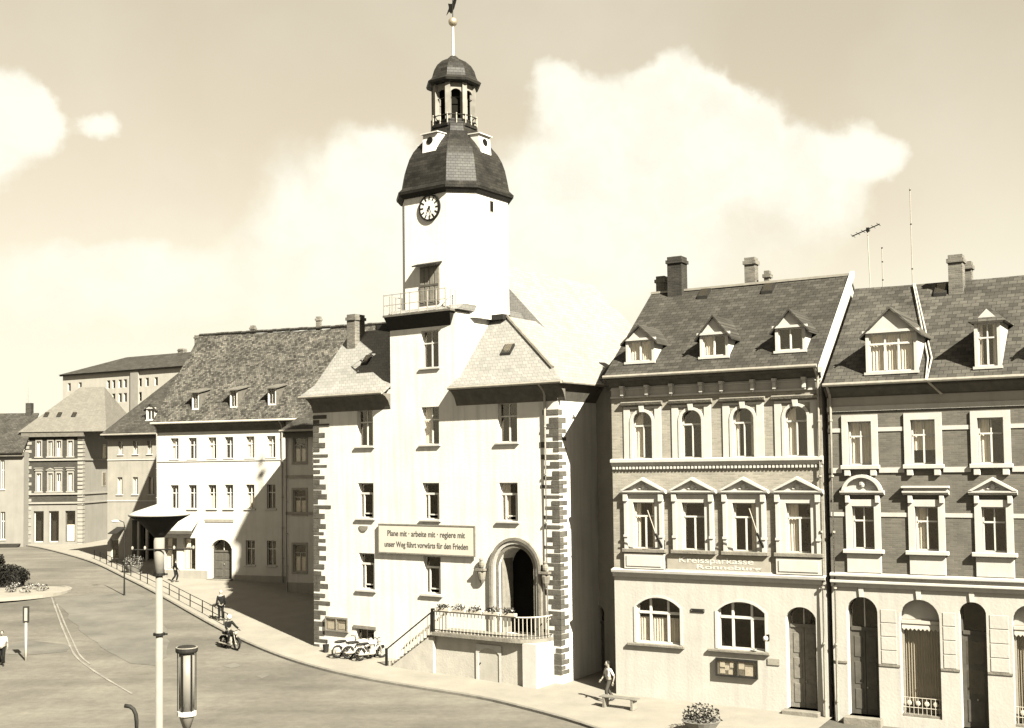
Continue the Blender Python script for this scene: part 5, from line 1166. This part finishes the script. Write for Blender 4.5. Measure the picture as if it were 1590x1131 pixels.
# sign post at the left
p = gpt(40, 1026); sg2 = tag(empty('sign_post', p, R(12)), 'pale post carrying a narrow dark framed upright sign at the far left', 'sign post')
k_ = (p.y)/F; hh = (1026-943)*k_; hl = 25*k_
MB().lathe([(.06, -.1), (.055, hh-hl)], 0, 0, 10).build('post', M_railw, sg2, smooth=True)
MB().box(-.15, .15, -.05, .05, hh-hl, hh).build('case', M_dark, sg2, bevel=.01); MB().box(-.07, .07, -.06, -.045, hh-hl+.1, hh-.08).build('panel', M_zinc, sg2)
# thin lamp post in the middle distance
p = gpt(193, 925); lp = tag(empty('slim_lamp_post', p), 'very thin lamp post with small pale head before the dark roofed house', 'lamp post'); k_ = p.y/F; hh = (925-812)*k_
MB().lathe([(.07, -.1), (.05, 1.2), (.035, hh-.2)], 0, 0, 8).build('pole', M_iron, lp)
MB().tube([(0, 0, hh-.25), (-.05, 0, hh), (-.35, 0, hh+.12), (-.6, 0, hh+.1)], .03, 6).build('arm', M_iron, lp); MB().ball((-.62, 0, hh+.06), .3, .14, .1).build('lamp_head', M_frame, lp, smooth=True)
# bent pipe at the bottom edge
p = gpt(212, 1150); hp_ = tag(empty('bent_pipe', (p.x, p.y, p.z), R(0)), 'dark bent vent pipe rising at the bottom edge left of the lamp mast', 'pipe'); hk = (1150-1097)*p.y/F
MB().tube([(0, 0, -.1), (0, 0, hk*.55), (-.03, 0, hk*.75), (-.12, 0, hk*.9), (-.26, 0, hk*.98), (-.45, 0, hk)], .075, 10).build('pipe', M_dark, hp_, smooth=True); MB().lathe([(.16, -.02), (.16, .05)], 0, 0, 12).build('foot_plate', M_iron, hp_)
# guard rail along the kerb
rp = resample([Vector((q.x, q.y, 0)) for q in (on_ground(x, y, KH) for x, y in [(140, 868), (200, 897), (270, 934), (312, 957), (345, 976)])], 1.0)
off = BD * .45; c0_ = rp[len(rp)//2] + off
grl = tag(empty('guard_rail', (c0_.x, c0_.y, gz(c0_.x, c0_.y)+KH)), 'low pedestrian guard rail on thin posts along the sloping kerb', 'guard rail')
loc = lambda q, h: (q.x - c0_.x, q.y - c0_.y, gz(q.x, q.y) + KH + h - grl.location.z)
acc = 0; postm = MB().lathe([(.035, -.1), (.03, .78)], 0, 0, 8).mesh('post', M_iron)
for i in range(len(rp)):
    if i == 0 or acc >= 2.2 or i == len(rp)-1: obj('post', postm, grl, loc(rp[i]+off, 0)); acc = 0
    if i < len(rp)-1: acc += (rp[i+1]-rp[i]).length
for h in (.38, .76): MB().tube([loc(q+off, h) for q in rp], .022, 6).build('rail', M_iron, grl)

# flower tubs, plants
M_leaf = mat('foliage', 0.022, var=.4, scale=6, rough=.8, w=1.0, spec=0.08); M_blos = mat('pale_blossom', 0.16, var=.2, scale=9, w=.6); M_leafd = mat('dark_foliage', 0.009, var=.4, scale=5, rough=.8, spec=0.08)
def leaves(n, rx, ry, rz, c, s, seed, up=.3):
    rnd = random.Random(seed); mb = MB()
    for i in range(n):
        while True:
            v = Vector((rnd.uniform(-1, 1), rnd.uniform(-1, 1), rnd.uniform(-1, 1)))
            if .3 < v.length < 1: break
        q = Vector((c[0]+v.x*rx, c[1]+v.y*ry, c[2]+v.z*rz)); d = Vector((rnd.uniform(-1, 1), rnd.uniform(-1, 1), rnd.uniform(-.4, 1))).normalized(); a = d.cross(Vector((rnd.random(), rnd.random(), rnd.random()))).normalized()
        l = s*rnd.uniform(.6, 1.3); mb.poly([q, q + d*l*.5 + a*l*.35, q + d*l, q + d*l*.5 - a*l*.35])
    return mb
def tub(loc_, r, h, pr, seed, label, group=None, rz=0, pale=.6):
    t = tag(empty('flower_tub', loc_, rz), label, 'flower tub', group)
    MB().lathe([(r*.55, -.05), (r*.62, .05), (r*.95, h*.85), (r*1.02, h), (r*.9, h), (r*.86, h*.9), (.02, h*.88)], 0, 0, 20).build('bowl', M_mast, t)
    leaves(int(520), r*pr, r*pr, h*.9, (0, 0, h*1.35), .11, seed).build('foliage', M_leaf, t)
    if pale: leaves(int(380*pale), r*pr*1.02, r*pr*1.02, h*.95, (0, 0, h*1.5), .09, seed+50).build('blossoms', M_blos, t)
    return t
p = gpt(1089, 1137, KH); tub(p, .72, .45, 1.0, 3, 'round flower tub with dark plants at the bottom edge before the stucco house', pale=.08)
p = gpt(286, 893, KH); tub(p, .75, .55, 1.15, 5, 'flower tub heaped with pale blossom before the white house shop windows', pale=1.5)
p = gpt(207, 889, KH); tub(p, .75, .55, 1.15, 8, 'flower tub with mixed blossom beside the slim lamp post', pale=1.1)
# flower boxes on the landing rail
fl_spots = [(PX0 + .5 + i*.95, PY + .05) for i in range(5)]
for i, (x, y) in enumerate(fl_spots):
    t = TH.thing('flower_box', x, y, PF + 1.02, ['first', 'second', 'third', 'fourth', 'fifth'][i] + ' flower box from the left on the town hall landing rail', 'flower box', 'flower boxes on the landing rail')
    MB().box(-.4, .4, -.09, .09, 0, .14).build('box', M_railw, t, bevel=.01); leaves(70, .4, .12, .12, (0, 0, .2), .13, 20+i).build('plants', M_leaf, t); leaves(20, .4, .12, .12, (0, 0, .24), .1, 40+i).build('blossoms', M_blos, t)
# planted island and dark hedge at the left edge
cI = gpt(22, 921); isl = MB(); n = 36
prof = [(5.2, -.1), (5.2, .12), (5.05, .13), (5.0, .1), (3.4, .16), (.05, .2)]
isl.loft([[(r*1.0*math.cos(2*math.pi*i/n), r*.95*math.sin(2*math.pi*i/n), z) for i in range(n)] for r, z in prof]); io = isl.build('traffic_island', M_pave); io.location = (cI.x-1.5, cI.y, cI.z); tag(io, 'round kerbed island at the left edge of the street', kind='structure')
rnd = random.Random(5)
for i, (dx, dy) in enumerate(((1.8, -1.2), (2.6, .6), (3.0, -1.6), (1.2, .9), (.6, -2.4), (3.6, -.4))):
    t = tag(empty('low_plant', (cI.x-1.5+dx, cI.y+dy, cI.z+.14)), ['small pale flower clump nearest the kerb tip', 'small pale flower clump at the back of the island', 'small pale flower clump at the right front of the island', 'small pale flower clump beside the dark hedge', 'small pale flower clump at the near edge of the island', 'small pale flower clump at the right tip of the island'][i], 'flowers', 'flower clumps on the island')
    leaves(45, .4, .4, .22, (0, 0, .22), .16, 60+i).build('foliage', M_leaf, t); leaves(45, .42, .42, .22, (0, 0, .3), .12, 70+i).build('blossoms', M_blos, t)
ph = gpt(14, 913); he = tag(empty('dark_hedge', (ph.x, ph.y, ph.z)), 'dark clipped hedge on the island at the left edge', 'hedge')
MB().box(-1.7, .9, -.5, .5, .1, 1.2).build('inner_growth', M_leafd, he); leaves(7000, 1.9, .85, .85, (-.4, 0, .85), .13, 91).build('leaves', M_leafd, he); leaves(500, .5, .5, .5, (-.9, 0, 1.9), .2, 93).build('leaves', M_leafd, he); MB().tube([(-.9, 0, 0), (-.9, 0, 1.9)], .06, 6).build('stem', M_dark, he)
# bench in front of the stucco house
p = gpt(962, 1100, KH); bn_ = tag(empty('bench', p, BK.ang - R(2)), 'low slatted bench near the person in the white shirt', 'bench')
sl = MB().box(-.85, .85, -.045, .045, -.02, .02).mesh('seat_slat', M_wood)
for k in range(4): obj('seat_slat', sl, bn_, (0, -.17+k*.115, .44))
for x in (-.65, .65): MB().box(x-.05, x+.05, -.2, .2, 0, .42).build('leg', M_stone, bn_)
# litter bin beside the left quoins
p = gpt(506, 1013, KH); lb = tag(empty('dark_litter_bin', p), 'tiny dark litter bin by the left corner of the town hall', 'bin'); MB().lathe([(.13, 0), (.17, .38), (.18, .4)], 0, 0, 12).build('bucket', M_dark, lb); MB().tube([(0, .19, 0), (0, .19, .55)], .02, 6).build('stake', M_iron, lb)

# ================================================================== motorcycles
def motorcycle(loc_, rz, label, light, group=None, lean=0):
    t = tag(empty('motorcycle', loc_, rz), label, 'motorcycle', group); t.rotation_euler = (R(lean), 0, rz)
    body = M_frame if light else M_iron
    for x in (-.62, .66):
        n = 24; mb = MB(); w_ = []
        tyre = MB(); rings = []
        for i in range(n):
            a = 2*math.pi*i/n; rings.append([(x + (.27 + .05*math.cos(b))*math.cos(a), .05*math.sin(b), .32 + (.27 + .05*math.cos(b))*math.sin(a)) for b in [2*math.pi*k/6 for k in range(6)]])
        tyre.loft(rings + [rings[0]], cap=False); ty = tyre.build('wheel', M_iron, t, smooth=True)
        rm = MB(); rm.tube([(x, -.06, .32), (x, .06, .32)], .06, 8)
        for k in range(8): a = 2*math.pi*k/8; rm.tube([(x, 0, .32), (x+.24*math.cos(a), 0, .32+.24*math.sin(a))], .008, 4)
        rm.build('spokes', M_zinc, ty)
        fd = MB(); pts = [(x + .36*math.cos(a), .32 + .36*math.sin(a)) for a in [R(10) + R(150)*k/8 for k in range(9)]]; pi = [(x + .345*math.cos(a), .32 + .345*math.sin(a)) for a in [R(10) + R(150)*k/8 for k in range(9)]]
        for k in range(8): fd.xz([pi[k], pi[k+1], pts[k+1], pts[k]], -.075, .075)
        fd.build('mudguard', body, t)
    MB().tube([(.66, -.07, .32), (.45, -.07, .95)], .022, 6).tube([(.66, .07, .32), (.45, .07, .95)], .022, 6).build('fork', M_zinc, t)
    MB().tube([(.42, -.36, 1.02), (.46, -.18, 1.03), (.47, 0, .98), (.46, .18, 1.03), (.42, .36, 1.02)], .016, 6).build('handlebar', M_iron, t)
    MB().ball((.56, 0, .88), .1, .1, .1).build('headlight', M_zinc, t, smooth=True)
    MB().ball((.16, 0, .82), .28, .13, .13).build('fuel_tank', body, t, smooth=True)
    MB().ball((-.38, 0, .8), .38, .13, .08).build('seat', M_iron, t, smooth=True)
    MB().tube([(.44, 0, .9), (.2, 0, .35), (-.3, 0, .34), (-.62, 0, .32)], .025, 6).tube([(.42, 0, .84), (-.35, 0, .74), (-.62, 0, .32)], .02, 6).build('frame', body, t)
    MB().box(-.1, .24, -.11, .11, .26, .52).lathe([(.1, .5), (.1, .68)], .12, 0, 10).build('engine', M_zinc, t)
    MB().tube([(.2, -.13, .4), (.1, -.16, .26), (-.8, -.16, .3)], .03, 6, .045).build('exhaust', M_zinc, t)
    return t

# ================================================================== people
def skin_mesh(name, V, E, rad, m, sub=1, root=0):
    me = bpy.data.meshes.new('tmp'); me.from_pydata(V, E, []); o = bpy.data.objects.new('tmp_body', me); C.objects.link(o)
    md = o.modifiers.new('s', 'SKIN'); md.use_smooth_shade = True
    sv = me.skin_vertices[0].data
    for i, r in enumerate(rad): sv[i].radius = r if isinstance(r, tuple) else (r, r); sv[i].use_root = (i == root)
    s = o.modifiers.new('u', 'SUBSURF'); s.levels = sub; s.render_levels = sub
    r_ = bpy.data.meshes.new_from_object(o.evaluated_get(bpy.context.evaluated_depsgraph_get())); bpy.data.objects.remove(o)
    r_.name = name; r_.materials.clear(); r_.materials.append(m)
    for q in r_.polygons: q.use_smooth = True
    return r_
M_skin = mat('skin', 0.1, var=.06, scale=8, w=1.1, rough=.6); M_hair = mat('brown_hair', 0.01, var=.2, rough=.6, spec=0.08); M_shirtw = mat('white_cloth', 0.26, var=.08, scale=5, w=.4); M_clothd = mat('dark_cloth', 0.005, var=.25, scale=5, w=.6, spec=0.08); M_clothg = mat('grey_cloth', 0.025, var=.2, scale=5, spec=0.08); M_shoe = mat('dark_leather', 0.006, var=.2, rough=.5)
POSE = {
 'walk': dict(lh=(.05, .09, .9), lk=(.20, .09, .49), lf=(.10, .09, .08), rh=(-.02, -.09, .9), rk=(.0, -.09, .48), rf=(-.26, -.09, .12), le=(-.14, .24, 1.12), lw=(-.06, .26, .88), re=(.10, -.25, 1.12), rw=(.26, -.24, .94), lean=.03),
 'stand': dict(lh=(0, .09, .9), lk=(.02, .1, .49), lf=(0, .1, .08), rh=(0, -.09, .9), rk=(.02, -.1, .49), rf=(-.02, -.1, .08), le=(-.03, .25, 1.12), lw=(.06, .26, .87), re=(-.03, -.25, 1.12), rw=(.08, -.25, .88), lean=.0),
 'ride': dict(lh=(-.12, .1, .92), lk=(.26, .2, .78), lf=(.02, .17, .36), rh=(-.12, -.1, .92), rk=(.26, -.2, .78), rf=(.02, -.17, .36), le=(.08, .3, 1.18), lw=(.36, .34, 1.05), re=(.08, -.3, 1.18), rw=(.36, -.34, 1.05), lean=.10, pel=(-.2, 0, .96)),
}
def person(loc_, rz, pose, label, top, bottom, hair=None, h=1.72, group=None, helmet=None):
    t = tag(empty('person', loc_, rz), label, 'person', group); t.scale = (h/1.75,)*3
    P = POSE[pose]; ln = P['lean']; pel = Vector(P.get('pel', (0, 0, .97))); v = lambda k: Vector(P[k])
    dz = pel.z - .97
    sp_1 = pel + Vector((ln*.4, 0, .22)); ch = pel + Vector((ln, 0, .42)); nk = pel + Vector((ln*1.2, 0, .53)); h0 = pel + Vector((ln*1.2+.02, 0, .62)); h1 = pel + Vector((ln*1.2+.03, 0, .73))
    ls = ch + Vector((0, .18, .04)); rs = ch + Vector((0, -.18, .04))
    J = [pel, sp_1, ch, nk, h0, h1, ls, v('le'), v('lw'), rs, v('re'), v('rw'), v('lh'), v('lk'), v('lf'), v('rh'), v('rk'), v('rf')]
    E = [(0,1),(1,2),(2,3),(3,4),(4,5),(2,6),(6,7),(7,8),(2,9),(9,10),(10,11),(0,12),(12,13),(13,14),(0,15),(15,16),(16,17)]
    rad = [(.13,.11), (.12,.095), (.15,.11), .052, (.082,.09), (.085,.1), .062, .045, .032, .062, .045, .032, .088, .062, .042, .088, .062, .042]
    # hands: five separate fingers with a bend, thumb from the side of the palm
    bd_ = skin_mesh('body', [tuple(q) for q in J], E, rad, M_skin)
    body = obj('body', bd_, t)
    bm = bmesh.new(); bm.from_mesh(bd_)
    for wk, ek, s in (('lw', 'le', 1), ('rw', 're', -1)):
        w_ = v(wk); d = (w_ - v(ek)).normalized(); sd = d.cross(Vector((0, s, .01))).normalized(); nrm = d.cross(sd)
        hb = MB(); hb.ext([tuple(w_ - d*.02 + sd*x*.028 + nrm*y*.014) for x, y in ((-1,-1),(1,-1),(1,1),(-1,1))], [tuple(w_ + d*.09 + sd*x*.042 + nrm*y*.012) for x, y in ((-1,-1),(1,-1),(1,1),(-1,1))])
        for k, L in enumerate((.075, .085, .08, .062)):
            b = w_ + d*.085 + sd*(-.033 + k*.022); hb.tube([b, b + d*L*.5 - nrm*.008, b + d*L*.85 - nrm*.03], .009, 6, .006)
        b = w_ + d*.025 - sd*.03; hb.tube([b, b + d*.03 - sd*.025, b + d*.06 - sd*.03 - nrm*.01], .011, 6, .008)
        tmp = hb.mesh('tmp', M_skin); bm.from_mesh(tmp)
    # face
    fx = Vector((.095, 0, 0)); hc = (h0 + h1)/2
    fb = MB(); fb.ball(tuple(hc + Vector((.02, 0, .02))), .098, .078, .125, 12, 8); fb.ball(tuple(hc + Vector((.115, 0, -.005))), .018, .014, .024, 6, 4)
    for s in (-1, 1): fb.ball(tuple(hc + Vector((.01, s*.082, 0))), .022, .012, .034, 6, 4)
    bm.from_mesh(fb.mesh('tmp', M_skin)); bm.to_mesh(bd_); bm.free()
    for q in bd_.polygons: q.use_smooth = True
    for s in (-1, 1): MB().ball(tuple(hc + Vector((.107, s*.03, .02))), .008, .01, .007, 6, 4).build('eye', M_hair, body)
    MB().ball(tuple(hc + Vector((.106, 0, -.055))), .006, .024, .007, 6, 4).build('mouth', M_door, body)
    if helmet: MB().ball(tuple(hc + Vector((-.0, 0, .06))), .135, .125, .135, 14, 8).build('helmet', helmet, t, smooth=True)
    else: MB().ball(tuple(hc + Vector((-.015, 0, .055))), .105, .092, .105, 12, 7).build('hair', hair or M_hair, t, smooth=True)
    # shirt and trousers follow the body
    te = ls.lerp(v('le'), .9) if top[1] == 'short' else v('lw').lerp(v('le'), .12); te2 = rs.lerp(v('re'), .9) if top[1] == 'short' else v('rw').lerp(v('re'), .12)
    SJ = [pel + Vector((0, 0, -.05)), sp_1, ch, nk + Vector((0, 0, -.035)), ls, v('le') if top[1] == 'long' else ls.lerp(te, .6), te, rs, v('re') if top[1] == 'long' else rs.lerp(te2, .6), te2]
    obj('shirt' if top[1] == 'short' else 'jacket', skin_mesh('shirt', [tuple(q) for q in SJ], [(0,1),(1,2),(2,3),(2,4),(4,5),(5,6),(2,7),(7,8),(8,9)], [(.15,.13), (.14,.115), (.17,.13), .07, .082, .064, .056, .082, .064, .056], top[0], root=1), t)
    TJ = [pel + Vector((0, 0, .03)), v('lh'), v('lk'), v('lf') + Vector((0, 0, .03)), v('rh'), v('rk'), v('rf') + Vector((0, 0, .03))]
    obj('trousers', skin_mesh('trousers', [tuple(q) for q in TJ], [(0,1),(1,2),(2,3),(0,4),(4,5),(5,6)], [(.145,.125), .108, .08, .066, .108, .08, .066], bottom), t)
    for k in ('lf', 'rf'):
        f = v(k); MB().ball((f.x+.06, f.y, f.z-.035), .13, .045, .045, 10, 6).build('shoe', M_shoe, t, smooth=True)
    return t
fdir = lambda dx, dy: math.atan2(dy, dx)
p = gpt(946, 1090, KH); person(p, fdir(-.7, -.3), 'walk', 'person in white shirt and dark trousers walking at the alley mouth', (M_shirtw, 'short'), M_clothg, h=1.68)
p = gpt(343, 964, KH); person(p, fdir(-.5, .8), 'stand', 'person in dark clothes standing at the end of the guard rail', (M_clothd, 'long'), M_clothd, hair=mat('fair_hair', 0.2040, var=.1), h=1.76)
p = gpt(3, 1034); person(p, fdir(.3, -1), 'walk', 'person in white top half cut off by the left edge', (M_shirtw, 'short'), M_clothd, h=1.7)
p = gpt(272, 904, KH); person(p, fdir(.8, .3), 'walk', 'person in dark clothes by the pale flower tub', (M_clothd, 'long'), M_clothd, h=1.65)
# rider on a motorcycle
p = gpt(357, 1008); mrz = fdir(.72, -.69)
motorcycle(p, mrz, 'dark motorcycle ridden down the street past the guard rail', False)
person(p, mrz, 'ride', 'motorcycle rider in dark clothes and pale helmet', (M_clothd, 'long'), M_clothd, helmet=M_frame, h=1.74)
# parked machines at the foot of the town hall
for k, (px, py, a, lb_) in enumerate(((541, 1020, 10, 'leftmost white motorcycle parked against the town hall'), (560, 1022, -6, 'middle white motorcycle parked below the cellar window'), (576, 1024, 12, 'rightmost white motorcycle parked nearest the stair'))):
    p = gpt(px, py, KH); motorcycle(p, TH.ang + R(62 + a), lb_, True, 'motorcycles parked at the town hall', lean=-8)
for o in bpy.data.objects:
    if o.type == 'MESH' and o.parent is None and 'label' not in o and 'kind' not in o: print('UNTAGGED', o.name)
